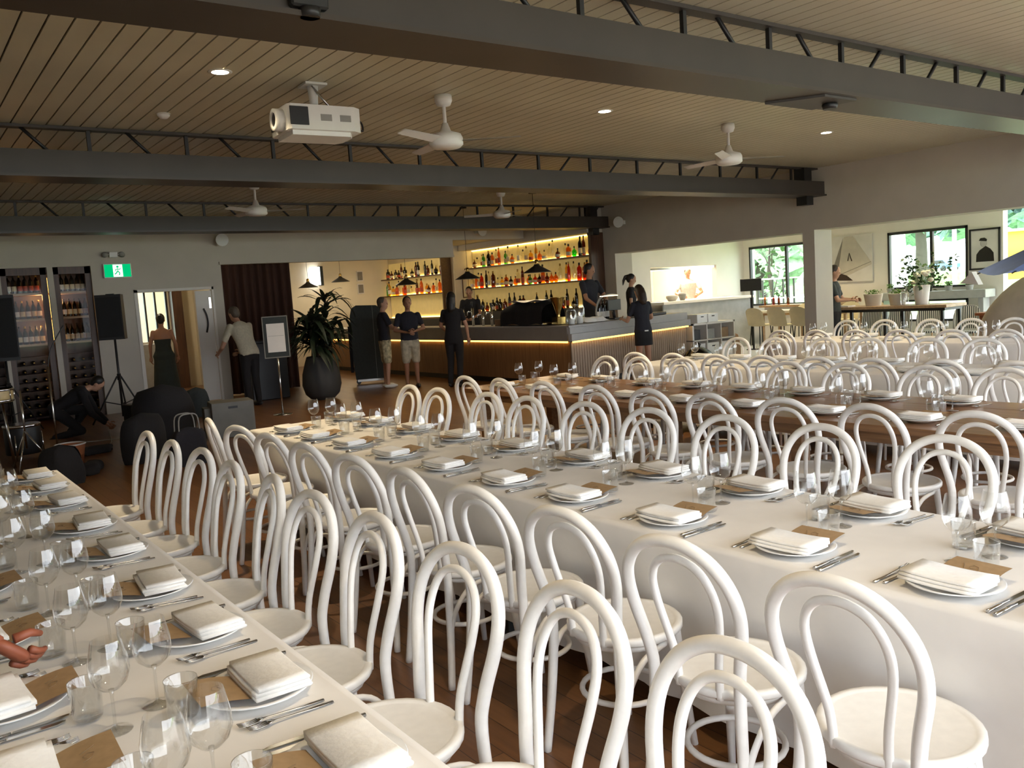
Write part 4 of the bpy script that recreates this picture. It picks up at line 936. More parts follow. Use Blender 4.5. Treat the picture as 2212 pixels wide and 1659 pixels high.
fan(8.08, 6.59, .34, 'white ceiling fan nearest the right wall', -YAW+.1)
fan(4.44, 11.9, .34, 'white ceiling fan between the far beams above the sign stand', -YAW+.2)
fan(8.9, 12.2, .34, 'white ceiling fan nearest the bar', .4)
# projector
t = thing('ceiling_projector', 'white projector hanging from the boarded ceiling', 'projector', (3.02, 6.6, 0), -.05)
z = 3.02
b = MB().prism([(-.30, -.19), (-.28, -.22), (.24, -.22), (.31, -.17), (.31, .17), (.24, .22), (-.28, .22), (-.30, .19)], z, z+.19); b.build('body', 'white_plastic', t)
MB().prism([(-.26, -.17), (.22, -.17), (.26, -.1), (.26, .1), (.22, .17), (-.26, .17)], z-.035, z).build('lower_shell', 'white_plastic', t)
lr = MB().lathe([(.055, -.05), (.085, -.05), (.085, .02), (.055, .02), (.055, -.05)], (-.32, -.06, z+.09), 24, axis='X').build('lens_ring', 'white_plastic', t)
MB().lathe([(0, -.03), (.058, -.035)], (-.325, -.06, z+.09), 24, axis='X').build('lens', 'black_plastic', lr)
bx(-.306, .06, z+.04, -.299, .19, z+.15).build('front_grille', 'black_plastic', t); bx(-.29, -.226, z+.03, -.14, -.219, z+.17, bev=.003).build('side_grille', 'black_plastic', t)
for xx in (-.04, .12): bx(xx, -.224, z+.07, xx+.09, -.219, z+.12).build('vent', 'grey_plastic', t)
MB().tube(spline([(.31, -.05, z+.14), (.36, -.08, z+.1), (.36, -.1, z+.03), (.32, -.1, z+.05)], 4), .008, 6).build('cable', 'black_plastic', t)
bx(-.11, -.11, z+.19, .11, .11, z+.205).build('mount_plate', 'grey_plastic', t); MB().tube([(0, 0, z+.2), (0, 0, CEIL-.02)], [.03, .045], 10).build('mount_pole', 'white_plastic', t)
MB().tube([(-.02, -.03, CEIL-.02), (.10, -.09, z+.2)], .010, 6).build('mount_strut', 'steel', t); bx(-.09, -.09, CEIL-.02, .09, .09, CEIL-.002).build('ceiling_plate', 'white_plastic', t)
for nm, xx, yy in (('small white smoke detector on the ceiling below the downlight', 2.23, 8.0), ('white smoke detector on the ceiling between the far beams', 2.1, 11.3)):
    t = thing('smoke_detector', nm, 'smoke detector', (xx, yy, 0)); MB().lathe([(.05, CEIL-.001), (.055, CEIL-.02), (.03, CEIL-.045), (0, CEIL-.047)], n=18).build('housing', 'white_plastic', t); MB().lathe([(.06, CEIL-.0005), (.06, CEIL-.008)], n=18).build('base', 'white_plastic', t)
# small gear on the big beam
t = thing('beam_bracket', 'grey steel bracket plate bolted under the nearest beam', 'bracket', (5.75, 3.92, 2.94))
MB().prism([(-.28, .19), (-.05, -.16), (.35, -.16), (.30, .19)], -.018, -.001).build('plate', 'beam_grey', t); MB().lathe([(.05, -.06), (.06, -.03), (.05, -.018)], (.22, -.02, 0), 16).build('knob', 'black_steel', t)
t = thing('beam_socket', 'dark box fixed on the nearest beam above the projector', 'box', (1.72, 3.70, 2.94)); bx(-.09, 0, .04, .09, .05, .14, bev=.01).build('housing', 'black_steel', t); MB().lathe([(.045, .0), (.05, .04)], (0, .02, 0), 14).build('cap', 'black_steel', t)
def wall_speaker(name, x, y, z, rz, lab):
    t = thing(name, lab, 'loudspeaker', (x, y, z), rz); MB().lathe([(.02, -.03), (.06, .0), (.11, .13), (.115, .16)], (0, 0, 0), 20, axis='X').build('horn', 'white_plastic', t); MB().lathe([(0, .150), (.105, .152)], (0, 0, 0), 20, axis='X').build('grille', 'grey_plastic', t); bx(-.10, -.04, -.04, -.02, .04, .04).build('bracket', 'white_plastic', t)
wall_speaker('wall_speaker', 5.37, BY-.10, 2.99, -PI/2-.3, 'round white speaker on the back wall above the curtain corner')
wall_speaker('wall_speaker', 12.88, 13.4, 3.0, PI+.35, 'white cone speaker on the right wall beside the far beam')
wall_speaker('wall_speaker', 11.2, BY-.10, 3.1, -PI/2, 'pale speaker on the bulkhead above the bar shelves')

# ================================================================== BACK WALL
# exit sign
t = thing('exit_sign', 'green illuminated exit sign on the back wall', 'exit sign', (3.5, BY-.03, 2.50))
bx(-.23, -.04, -.125, .23, .03, .125, bev=.008).build('housing', 'white_plastic', t); bx(-.215, -.044, -.11, .215, -.039, .11).build('lit_face', 'exit_green', t)
m = MB(); f = -.048
m.ell((.0, f, .068), .020, .003, .020); m.tube([(0, f, .045), (.0, f, -.005)], .020, 8, flat=.2); m.tube([(.0, f, -.005), (.028, f, -.04), (.02, f, -.08)], .010, 6); m.tube([(0, f, -.005), (-.03, f, -.045), (-.055, f, -.06)], .010, 6); m.tube([(.0, f, .03), (.035, f, .02), (.045, f, .045)], .008, 6); m.tube([(0, f, .03), (-.035, f, .02), (-.03, f, -.01)], .008, 6)
m.build('running_figure', 'exit_green', t); bx(-.075, -.046, -.105, .08, -.0445, .105).build('white_doorway', 'exit_white', t)

t = thing('emergency_light', 'twin head emergency light above the exit sign', 'emergency light', (3.46, BY-.03, 2.78))
bx(-.07, -.04, -.05, .07, .03, .05, bev=.01).build('housing', 'white_plastic', t)
for s in (-.14, .14): MB().ell((s, -.03, .0), .055, .045, .05).build('lamp_head', 'grey_plastic', t); MB().tube([(s, -.03, 0), (s*.5, 0, 0)], .015, 6).build('arm', 'white_plastic', t)
# door leaf and frame
d = struct(obj('door_1', None, None, (5.10, BY+.02, 0), (0, 0, 0)))
dl = bx(-.30, -.02, .02, 0, .02, 2.08, bev=.003).build('door_leaf', 'wall_pale', d)
MB().tube(spline([(-.17, -.03, 1.75), (-.13, -.05, 1.62), (-.12, -.05, 1.45), (-.15, -.03, 1.30)], 4), .016, 8).build('door_handle', 'black_steel', dl)
bx(-.06, -.035, 1.75, -.02, -.018, 1.95).build('door_closer', 'steel', dl)
tr = MB(); tr.box(3.74, BY-.015, 0, 3.80, BY+.16, 2.15); tr.box(5.11, BY-.015, 0, 5.15, BY+.16, 2.15); tr.box(3.74, BY-.015, 2.10, 5.15, BY+.16, 2.15); struct(tr.build('trim_3', 'wall_pale'))
t = thing('framed_picture', 'tall dark framed picture on the wall behind the doorway', 'picture', (5.90, 19.3, 1.3))
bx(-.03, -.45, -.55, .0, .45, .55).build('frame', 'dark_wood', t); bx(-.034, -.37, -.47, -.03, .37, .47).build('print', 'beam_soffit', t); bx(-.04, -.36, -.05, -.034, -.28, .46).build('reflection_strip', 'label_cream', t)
tag(bx(5.40, 20.2, 0, 5.62, 20.48, 2.9).build('timber_column', 'dark_wood'), 'dark timber column inside the doorway', 'column')
tag(bx(4.05, 19.9, 0, 4.45, 20.4, 2.2).build('tall_cabinet', 'wall_cream'), 'tall cream cabinet inside the doorway at the left', 'cabinet')
light('POINT', 'passage_fill', (4.4, 18.6, 2.75), 12, (1, .85, .6), shadow_soft_size=.15)  # unseen lamp added to light the passage, with a fixture around it
t = thing('passage_fill_lamp', 'added unseen ceiling lamp lighting the passage behind the doorway', 'ceiling lamp', (4.4, 18.6, 0)); MB().lathe([(.14, 2.999), (.15, 2.95), (.10, 2.90), (0, 2.89)], n=20).build('diffuser', 'lamp_warm', t); MB().lathe([(.16, 2.999), (.16, 2.98)], n=20).build('base', 'white_plastic', t)
tag(bx(4.5, 20.15, 0, 5.2, 20.48, 1.05).build('passage_bench', 'grey_plastic'), 'grey bench below the window behind the doorway', 'bench')

# wine cabinet in a recess
t = thing('wine_cabinet', 'glazed wine cabinet with amber lights in the back wall', 'wine cabinet', (0, 0, 0))
c = MB(); c.box(.95, BY+.62, 0, 3.15, BY+.66, 2.6); c.box(.92, BY+.15, 0, .98, BY+.66, 2.6); c.box(3.12, BY+.15, 0, 3.18, BY+.66, 2.6); c.box(.95, BY+.15, 2.56, 3.15, BY+.66, 2.6)
c.build('carcass', 'dark_wood', t)
for xx in (1.62, 2.40, 3.08): bx(xx, BY-.01, 0, xx+.09, BY+.06, 2.6).build('upright', 'wall_white', t)
for xx in (1.71, 2.30, 2.49, 2.99): bx(xx, BY+.06, 0, xx+.09, BY+.12, 2.6).build('door_frame', 'dark_wood', t)
bx(1.6, BY+.06, 2.48, 3.15, BY+.12, 2.6).build('door_frame', 'dark_wood', t)
for z in (2.15, 1.72, 1.29):
    for x0, x1 in ((1.02, 2.38), (2.45, 3.11)): bx(x0, BY+.15, z, x1, BY+.6, z+.035).build('shelf', 'pale_wood', t)
bx(2.37, BY+.14, .45, 2.385, BY+.16, 2.45).build('light_strip', 'cabinet_amber', t); bx(2.47, BY+.55, 1.33, 2.485, BY+.57, 2.45).build('light_strip', 'cabinet_amber', t)
light('POINT', 'cabinet_lamp', (2.28, BY+.3, 2.10), 2.2, (1, .55, .2), t, shadow_soft_size=.05); light('POINT', 'cabinet_lamp', (2.58, BY+.3, 2.05), 1.4, (1, .6, .25), t, shadow_soft_size=.05); light('POINT', 'cabinet_lamp', (2.2, BY+.3, 1.6), 1.2, (1, .6, .25), t, shadow_soft_size=.05)
rngw = random.Random(11)
for zi, z in enumerate((2.186, 1.756, 1.326)):
    zn = ['top', 'middle', 'lowest'][zi]
    for k in range(8):
        bottle(2.26-.085*k, BY+.28+rngw.uniform(-.02, .02), z, 'wine', 'black', f'{ORD[k]} dark wine bottle from right, {zn} shelf, left half of wine cabinet', 'wine bottles in the left cabinet half', 'cap_dark' if k % 3 else 'cap_gold', rngw.choice(['label_cream', 'label_white']) if (zi or k > 3) else 'label_red')
    for k in range(6):
        bottle(2.56+.083*k, BY+.28+rngw.uniform(-.02, .02), z, 'wine', 'black', f'{ORD[k]} dark wine bottle from left, {zn} shelf, right half of wine cabinet', 'wine bottles in the right cabinet half', 'cap_dark', rngw.choice(['label_cream', 'label_white']))
_rk = thing('wine_rack', 'dark lattice wine rack in the lower part of the wine cabinet', 'wine rack', (0, 0, 0))
for i in range(8): bx(1.02, BY+.2, .06+.148*i, 2.38, BY+.58, .072+.148*i).build('rack_bar', 'dark_wood', _rk); bx(2.45, BY+.2, .06+.148*i, 3.11, BY+.58, .072+.148*i).build('rack_bar', 'dark_wood', _rk)
for i in range(7):
    for j, xx in enumerate((1.78, 1.93, 2.08, 2.23)): bottle(xx, BY+.52, .115+.148*i, 'wine', 'black', f'wine bottle lying in rack, row {ORD[i]} from floor, {ORD[j]} column of left half', 'bottles lying in the wine rack', 'cap_gold', None, .95, (PI/2, 0, 0))
    for j, xx in enumerate((2.55, 2.70, 2.85, 3.0)): bottle(xx, BY+.52, .115+.148*i, 'wine', 'black', f'wine bottle lying in rack, row {ORD[i]} from floor, {ORD[j]} column of right half', 'bottles lying in the wine rack', 'cap_gold', None, .95, (PI/2, 0, 0))
struct(bx(1.71, BY+.075, .1, 3.08, BY+.08, 2.5).build('window_5', 'cabinet_glass'))

# curtain and host area
t = thing('brown_curtain', 'heavy dark brown curtain hanging in the wide opening', 'curtain', (0, 17.0, 0))
MB().grid(90, 6, lambda u, v: (5.36+1.55*u, .055*math.sin(u*62)*(1-.3*v)+.02*math.sin(u*25), .02+2.72*v)).build('drape', 'curtain_brown', t); MB().tube([(5.34, 0, 2.77), (6.95, 0, 2.77)], .018).build('curtain_rail', 'black_steel', t)
t = thing('host_desk', 'black host desk in front of the brown curtain', 'desk', (5.72, 15.65, 0)); bx(-.35, -.25, 0, .35, .25, 1.05, bev=.01).build('cabinet', 'black_plastic', t); bx(-.38, -.28, 1.05, .38, .28, 1.09, bev=.006).build('desk_top', 'black_plastic', t)
# sign stand
t = thing('sign_stand', 'poster stand with white notice in a black frame on a steel pole', 'sign stand', (4.97, 12.99, 0), -.30)
MB().lathe([(.15, 0), (.15, .008), (.02, .02), (.014, .03)], n=20).build('base', 'steel', t); MB().tube([(0, 0, .02), (0, 0, .95)], .014, 10).build('pole', 'steel', t)
bx(-.19, -.015, .90, .19, .015, 1.54, bev=.004).build('frame', 'charcoal_felt', t); q = MB(); q.box(-.195, -.018, .895, .195, -.005, .91); q.box(-.195, -.018, 1.53, .195, -.005, 1.545); q.box(-.195, -.018, .895, -.18, -.005, 1.545); q.box(.18, -.018, .895, .195, -.005, 1.545); q.build('frame_trim', 'grey_case', t)
bx(-.135, -.019, .985, .135, -.016, 1.43).build('notice', 'paper', t); bx(-.12, -.0205, 1.235, .12, -.0195, 1.242).build('notice_fold', 'paper_ink', t)
# garment cover / tall dark cover
t = thing('garment_rack', 'tall rounded dark grey fabric cover on wheels before the bar', 'covered rack', (8.12, 16.05, 0), -.45)
MB().prism([(-.33, .10), (.33, .10), (.36, .5), (.36, 1.35), (.30, 1.52), (.18, 1.60), (-.22, 1.62), (-.32, 1.56), (-.36, 1.40), (-.36, .5)], -.11, .11, 'XZ').build('cover', 'charcoal_felt', t)
bx(.10, -.113, .12, .105, -.109, 1.6).build('seam', 'grey_plastic', t); bx(-.42, -.05, .25, -.36, .08, 1.2).build('flap', 'black_cloth', t)
for s in (-.28, .28): MB().lathe([(.05, -.02), (.05, .02)], (s, 0, .05), 12, axis='Y').build('wheel', 'black_plastic', t)
bx(-.3, -.06, .05, .3, .06, .10).build('base', 'steel', t)
# big plant
t = thing('potted_plant', 'large dark leafy plant in a rounded charcoal pot', 'potted plant', (6.28, 14.40, 0))
MB().lathe([(.20, 0), (.30, .10), (.345, .26), (.33, .46), (.27, .66), (.235, .76), (.225, .77), (.21, .74), (0, .72)], n=28).build('pot', 'pot_charcoal', t)
rngp = random.Random(4); stems = [(rngp.uniform(-.09, .09), rngp.uniform(-.09, .09), rngp.uniform(1.1, 2.0)) for _ in range(7)]
for sx, sy, sz in stems: MB().tube([(sx, sy, .7), (sx*2.5, sy*2.5, (sz+.7)/2), (sx*4, sy*4, sz)], .014, 6).build('stem', 'bark', t)
def strap(L, w, droop):
    b = MB().grid(3, 7, lambda u, v: (L*v*(1-.15*v), (u-.5)*w*math.sin(PI*min(1, .12+.86*v)), L*(.75*v-droop*v*v)+.12*w*abs(u-.5)))
    return b.mesh('leaf', 'leaf_dark')
straps = [strap(.46, .07, .55), strap(.52, .065, .9), strap(.40, .08, .35), strap(.55, .075, 1.15)]
for k in range(250):
    sx, sy, sz = stems[k % 7]; hh = rngp.uniform(.82, sz); fr = (hh-.7)/(sz-.7)
    obj('leaf', rngp.choice(straps), t, (sx*(1+3*fr), sy*(1+3*fr), hh), (rngp.uniform(-.3, .3), rngp.uniform(-.3, .3), rngp.uniform(0, 6.28)), (rngp.uniform(.9, 1.35),)*3)
# speakers on tripods
def tripod(x, y, ht, lab):
    t = thing('speaker_stand', lab, 'speaker stand', (x, y, 0)); MB().tube([(0, 0, .12), (0, 0, ht)], .018, 10).build('pole', 'black_steel', t); MB().lathe([(.03, .70), (.03, .80)], n=12).build('collar', 'black_plastic', t)
    for k in range(3):
        a = .5+2*PI*k/3; c, s = math.cos(a), math.sin(a); MB().tube([(.03*c, .03*s, .76), (.48*c, .48*s, .015)], .013, 8).build('leg', 'black_steel', t); MB().tube([(.0, .0, .30), (.27*c, .27*s, .37)], .008, 6).build('brace', 'black_steel', t)
tripod(2.98, 14.62, 1.34, 'black tripod stand under the speaker beside the doorway')
t = thing('loudspeaker', 'black box loudspeaker on a tripod in front of the wine cabinet', 'loudspeaker', (2.98, 14.62, 1.341), -.45)
q = MB().prism([(-.19, -.17), (.19, -.17), (.15, .17), (-.15, .17)], 0, .70).build('cabinet', 'black_plastic', t); bx(-.17, -.18, .04, .17, -.17, .66).build('grille', 'grille_black', q); bx(-.06, -.02, .7, .06, .02, .715).build('handle', 'black_plastic', t)
tripod(1.50, 15.0, 1.14, 'black tripod stand at the far left edge')
t = thing('loudspeaker', 'black loudspeaker cut off by the left edge of the photo', 'loudspeaker', (1.50, 15.0, 1.141), -.2)
MB().prism([(-.22, -.2), (.22, -.2), (.17, .2), (-.17, .2)], 0, .98).build('cabinet', 'black_plastic', t); bx(-.2, -.21, .05, .2, -.2, .93).build('grille', 'grille_black', t)
# stage clutter
t = thing('microphone_stand', 'thin grey microphone stand rising in front of the wine cabinet', 'microphone stand', (1.56, 11.4, 0)); MB().lathe([(.13, 0), (.13, .012), (.02, .03)], n=18).build('base', 'black_steel', t); MB().tube([(0, 0, .02), (0, 0, 1.15)], .010, 8).build('pole', 'steel', t); MB().tube(spline([(0, 0, 1.13), (.05, .0, 1.35), (.22, .05, 1.62)], 4), .007, 6).build('boom', 'black_steel', t)
t = thing('cymbal_stand', 'steel drum stand standing at the left edge behind the table', 'drum stand', (1.22, 11.2, 0)); MB().tube([(0, 0, .25), (0, 0, .92)], .012, 8).build('pole', 'chrome', t)
for k in range(3): MB().tube([(0, 0, .45), (.26*math.cos(2.1*k), .26*math.sin(2.1*k), .01)], .010, 8).build('leg', 'chrome', t)
t = thing('snare_drum', 'cream snare drum at the left edge of the photo', 'drum', (1.02, 11.6, .78)); MB().lathe([(.17, 0), (.175, .01), (.175, .15), (.17, .16)], n=28).build('shell', 'drum_cream', t); MB().lathe([(.178, .005), (.185, .01), (.185, .03), (.178, .035)], n=28).build('hoop', 'chrome', t); MB().lathe([(.178, .13), (.185, .135), (.185, .155), (.178, .16)], n=28).build('hoop', 'chrome', t); MB().lathe([(0, .162), (.17, .162)], n=28).build('drum_head', 'paper', t)
for k in range(8): MB().tube([(.182*math.cos(PI*k/4), .182*math.sin(PI*k/4), .02), (.182*math.cos(PI*k/4), .182*math.sin(PI*k/4), .14)], .008, 6).build('lug', 'chrome', t)
for k in range(3): MB().tube([(.1*math.cos(2.1*k+1), .1*math.sin(2.1*k+1), -.005), (.2*math.cos(2.1*k+1), .2*math.sin(2.1*k+1), -.775)], .009, 6).build('stand_leg', 'chrome', t)
t = thing('floor_tom', 'dark drum with pale head low at the left edge', 'drum', (1.30, 12.2, .02)); MB().lathe([(.20, .05), (.205, .06), (.205, .40), (.20, .41)], n=24).build('shell', 'black_plastic', t); MB().lathe([(0, .413), (.20, .413)], n=24).build('drum_head', 'paper', t); MB().lathe([(.205, .38), (.213, .385), (.213, .415), (.205, .42)], n=24).build('hoop', 'chrome', t)
for k in range(3): MB().tube([(.21*math.cos(2.1*k), .21*math.sin(2.1*k), .3), (.22*math.cos(2.1*k), .22*math.sin(2.1*k), -.015)], .009, 6).build('leg', 'chrome', t)
t = thing('plastic_bucket', 'orange brown bucket holding bits beside the drum gear', 'bucket', (1.62, 10.9, 0)); MB().shell([(0, .005), (.12, .005), (.155, .26), (.165, .265), (.16, .25), (.115, .02)], n=24).build('pail', 'bucket_orange', t); MB().lathe([(.155, .255), (.168, .26), (.168, .272), (.155, .275), (.155, .255)], n=24).build('rim', 'paper', t)
def softbag(name, lab, cat, x, y, L, W, H, rz, mat, seed, straps=0):
    t = thing(name, lab, cat, (x, y, 0), rz); ph = seed*1.7
    MB().grid(24, 10, lambda u, v: ((L/2+.03*math.sin(5*u*PI+ph+3*v))*math.copysign(abs(math.cos(2*PI*u))**.6, math.cos(2*PI*u))*max(.02, math.sin(PI*min(1, .2+.8*v))**.22), (W/2+.02*math.sin(7*u*PI+ph))*math.copysign(abs(math.sin(2*PI*u))**.6, math.sin(2*PI*u))*max(.02, math.sin(PI*min(1, .2+.8*v))**.22), .004+H*v+.02*math.sin(6*u*PI+ph)*v*(1-v))).build('bag_body', mat, t)
    for k in range(straps): MB().tube(spline([(-.12, (-1)**k*W*.2, H*.9), (-.10, (-1)**k*W*.2, H+.12), (0, (-1)**k*W*.2, H+.15), (.10, (-1)**k*W*.2, H+.12), (.12, (-1)**k*W*.2, H*.9)], 4), .008, 6).build('carry_handle', 'grey_plastic', t)
    return t
softbag('tote_bag', 'black tote bag with pale handles behind the far chairs', 'bag', 2.62, 9.75, .42, .26, .42, .2, 'navy_cloth', 1, 2)
softbag('gig_bag', 'rounded black gig bag on the floor behind the far chairs', 'bag', 2.35, 10.6, .80, .34, .55, .9, 'black_cloth', 2)
softbag('equipment_bag', 'large black equipment bag heaped before the doorway', 'bag', 2.95, 12.0, .75, .5, .75, .3, 'black_cloth', 3)
softbag('cable_bag', 'flat black cable bag lying on the floor near the left table end', 'bag', 1.72, 10.30, .50, .2, .12, 1.25, 'black_cloth', 4)
softbag('instrument_case', 'dark flat case on the floor behind the cable bag', 'bag', 2.02, 11.7, .45, .18, .10, .4, 'black_cloth', 5)
softbag('backpack', 'dark green backpack by the open door', 'bag', 4.02, 14.2, .32, .26, .48, .1, 'charcoal_felt', 6)
softbag('amplifier_cover', 'dark covered amplifier right of the left table end', 'amplifier', 1.35, 9.75, .36, .3, .42, .2, 'black_cloth', 7)
t = thing('road_case', 'grey equipment box with a hand slot standing on the floor', 'equipment case', (3.70, 11.55, 0), -.18); bx(-.27, -.22, 0, .27, .22, .47, bev=.006).build('box_body', 'grey_case', t); bx(-.06, -.224, .385, .06, -.219, .415).build('hand_slot', 'black_plastic', t); bx(-.35, -.1, 0, -.27, .2, .40, bev=.004).build('side_panel', 'grey_case', t)
t = thing('guitar_amplifier', 'small dark amplifier on the floor before the doorway', 'amplifier', (3.0, 13.3, 0), .2); bx(-.25, -.14, 0, .25, .14, .42, bev=.01).build('cabinet', 'black_plastic', t); bx(-.22, -.146, .03, .22, -.14, .32).build('speaker_grille', 'grille_black', t); MB().ell((.1, -.145, .37), .015, .01, .015).build('knob', 'chrome', t)
t = thing('floor_cables', 'loose pale cables lying across the dark stage floor', 'cables', (0, 0, 0))
for pts in ([(1.6, 12.4, .01), (2.0, 12.9, .01), (2.5, 12.8, .01), (2.9, 13.1, .01)], [(1.9, 12.0, .01), (2.3, 12.3, .012), (2.6, 13.9, .01)], [(1.5, 11.9, .01), (1.8, 12.2, .012), (2.1, 11.9, .01)]): MB().tube(spline(pts, 6), .008, 6).build('cable', 'grey_plastic', t)

# far room beyond the opening
t = thing('wall_lantern', 'bright white lantern on the far wall above the big plant', 'lantern', (10.05, 22.9, 2.50)); bx(-.14, -.06, -.25, .14, .0, .25).build('lit_panel', 'lantern_white', t); bx(.14, -.09, -.27, .22, .09, .27).build('bracket', 'charcoal_felt', t)
for k, zz in enumerate((2.45, 2.08)): t = thing('small_picture', f'{["upper", "lower"][k]} small picture on the far wall left of the bottles', 'picture', (11.48, 22.98, zz)); bx(-.10, -.02, -.15, .10, .0, .15).build('frame', 'paper', t); bx(-.08, -.024, -.12, .08, -.02, .12).build('print', 'sail_shadow', t)
light('POINT', 'far_room_lamp', (10.2, 20.2, 2.7), 14, (1, .80, .5), shadow_soft_size=.2)  # point light at an unseen ceiling lamp, lights the far room
t = thing('far_ceiling_lamp', 'unseen round ceiling lamp lighting the far bar room', 'ceiling lamp', (10.2, 20.2, 0)); MB().lathe([(.14, 2.999), (.15, 2.95), (.10, 2.92), (0, 2.91)], n=20).build('diffuser', 'lamp_warm', t); MB().lathe([(.16, 2.999), (.16, 2.98)], n=20).build('base', 'white_plastic', t)
t = thing('framed_notice', 'narrow framed notice on the wall strip between the bottle shelves', 'picture', (12.72, 19.298, 1.9)); bx(-.10, -.02, -.28, .10, 0, .28).build('frame', 'shelf_wood', t); bx(-.08, -.024, -.25, .08, -.02, .25).build('print', 'label_cream', t)

# ================================================================== CAFE ROOM BEYOND THE RIGHT WALL
def raised_table(lab, x0, x1, y0, y1, z, topmat, legmat, name='high_table'):
    t = thing(name, lab, 'table'); bx(x0, y0, z-.05, x1, y1, z, bev=.004).build('tabletop', topmat, t); bx(x0+.05, y0+.05, z-.10, x1-.05, y1-.05, z-.05).build('apron', legmat, t)
    for xx in (x0+.06, x1-.06):
        for yy in (y0+.10, (y0+y1)/2, y1-.10): bx(xx-.025, yy-.025, 0, xx+.025, yy+.025, z-.10).build('leg', legmat, t)
raised_table('long wooden high table on black legs holding the planters', 14.45, 15.15, 7.35, 9.6, 1.0, 'pale_wood', 'black_steel')
def pot(name, lab, x, y, z, r, h, mat, plant='herbs', seed=1):
    t = thing(name, lab, 'planter', (x, y, z)); MB().lathe([(r*.78, 0), (r*.8, .01), (r, h*.92), (r*1.03, h), (r*.95, h), (r*.9, h*.88), (0, h*.86)], n=26).build('pot', mat, t)
    rg = random.Random(seed); b = MB()
    for k in range(90):
        a = rg.uniform(0, 6.28); d = rg.uniform(0, r*.95); p = Vector((d*math.cos(a), d*math.sin(a), h*.86+rg.uniform(0, .10))); R = Euler((rg.uniform(-1, 1), rg.uniform(-1, 1), rg.uniform(0, 6))).to_matrix(); s = .022
        b._add([p+R @ Vector(q) for q in ((-s, 0, 0), (0, -s*.7, .005), (s*1.3, 0, 0), (0, s*.7, .005))], [(0, 1, 2, 3)], True)
    o = b.build('foliage', 'leaf_light', t); o['kind'] = 'stuff'
pot('planter', 'cream planter of herbs under the hands of the man', 14.78, 8.86, 1.0, .165, .22, 'cream_pot', seed=1); pot('planter', 'cream planter standing between the man and the vase', 14.80, 8.40, 1.0, .16, .21, 'cream_pot', seed=2)
t = thing('flower_vase', 'white vase with a big leafy flower arrangement on the high table', 'vase', (14.75, 7.93, 1.0))
MB().lathe([(.10, 0), (.105, .01), (.14, .34), (.135, .34), (.12, .2), (0, .05)], n=26).build('vase', 'vase_white', t)
rg = random.Random(9); b = MB()
for k in range(16):
    a = rg.uniform(0, 6.28); e = Vector((.44*math.cos(a)*rg.uniform(.4, 1.2), .44*math.sin(a)*rg.uniform(.4, 1.2), rg.uniform(.36, .80))); b.tube([(0, 0, .3), e*.55+Vector((0, 0, .15)), e], .004, 5)
    for j in range(16):
        p = e*rg.uniform(.5, 1.08)+Vector((rg.uniform(-.07, .07), rg.uniform(-.07, .07), rg.uniform(-.06, .06))); R = Euler((rg.uniform(-1, 1), rg.uniform(-1, 1), rg.uniform(0, 6))).to_matrix(); s = .042
        b._add([p+R @ Vector(q) for q in ((-s, 0, 0), (-s*.3, -s*.8, .005), (s, 0, 0), (-s*.3, s*.8, .005))], [(0, 1, 2, 3)], True)
o = b.build('foliage', 'leaf_green', t); o['kind'] = 'stuff'
for k in range(9):
    a = rg.uniform(0, 6.28); p = (.17*math.cos(a), .17*math.sin(a), rg.uniform(.36, .58)); MB().ell(p, .05, .05, .04, 10, 6).build('flower', 'petal_white', t)
t = thing('glass_canister', 'clear glass canister between the planter and the vase', 'canister', (14.60, 8.16, 1.0)); MB().shell([(0, .004), (.06, .004), (.065, .02), (.065, .22), (.05, .25)], n=18).build('glass', 'clear_glass', t); MB().lathe([(.052, .25), (.052, .27), (.01, .28)], n=16).build('lid', 'steel', t)
tag(bx(-.12, -.16, 0, .12, .16, .025).build('paper_stack', 'paper', None, (14.62, 9.36, 1.0)), 'stack of white papers by the elbow of the man', 'papers')
# striped cafe chairs
def cafe_chair(x, y, rz, lab):
    t = thing('wicker_chair', lab, 'chair', (x, y, 0), rz, 'striped wicker cafe chairs')
    MB().lathe([(.20, .43), (.215, .44), (.215, .465), (.20, .47), (0, .468)], n=20).build('seat', 'wicker_stripe', t)
    MB().grid(10, 5, lambda u, v: (-.19+.07*(1-math.cos((u-.5)*2.2))-.06*v, .22*math.sin((u-.5)*2.4), .50+.40*v-.08*v*abs(2*u-1)**3)).build('backrest', 'wicker_stripe', t)
    for sx, sy in ((.15, .15), (.15, -.15), (-.16, .16), (-.16, -.16)): MB().tube([(sx, sy, .44), (sx*1.15, sy*1.1, 0)], .013, 8).build('leg', 'pale_wood', t)
    MB().tube(spline([(-.17, .21, .44), (-.22, .22, .7), (-.26, .15, .88), (-.27, 0, .91), (-.26, -.15, .88), (-.22, -.22, .7), (-.17, -.21, .44)], 4), .012, 8).build('back_frame', 'wicker', t)
for k, (xx, yy) in enumerate(((15.75, 9.6), (15.75, 9.0), (15.75, 8.4), (15.6, 7.6))): cafe_chair(xx, yy, PI+.1*k, ['striped wicker cafe chair behind the man at the high table', 'striped wicker cafe chair below the planters', 'striped wicker cafe chair below the white vase', 'striped wicker cafe chair right of the high table'][k])
t = thing('planter_ledge', 'grey ledge with a row of small pots under the wide window', 'ledge', (17.72, 9.55, 0)); bx(-.18, -1.4, .98, .24, .95, 1.14, bev=.006).build('ledge_top', 'stone_grey', t); bx(-.05, -1.3, 0, .2, -1.2, .98).build('support', 'stone_grey', t); bx(-.05, .8, 0, .2, .9, .98).build('support', 'stone_grey', t)
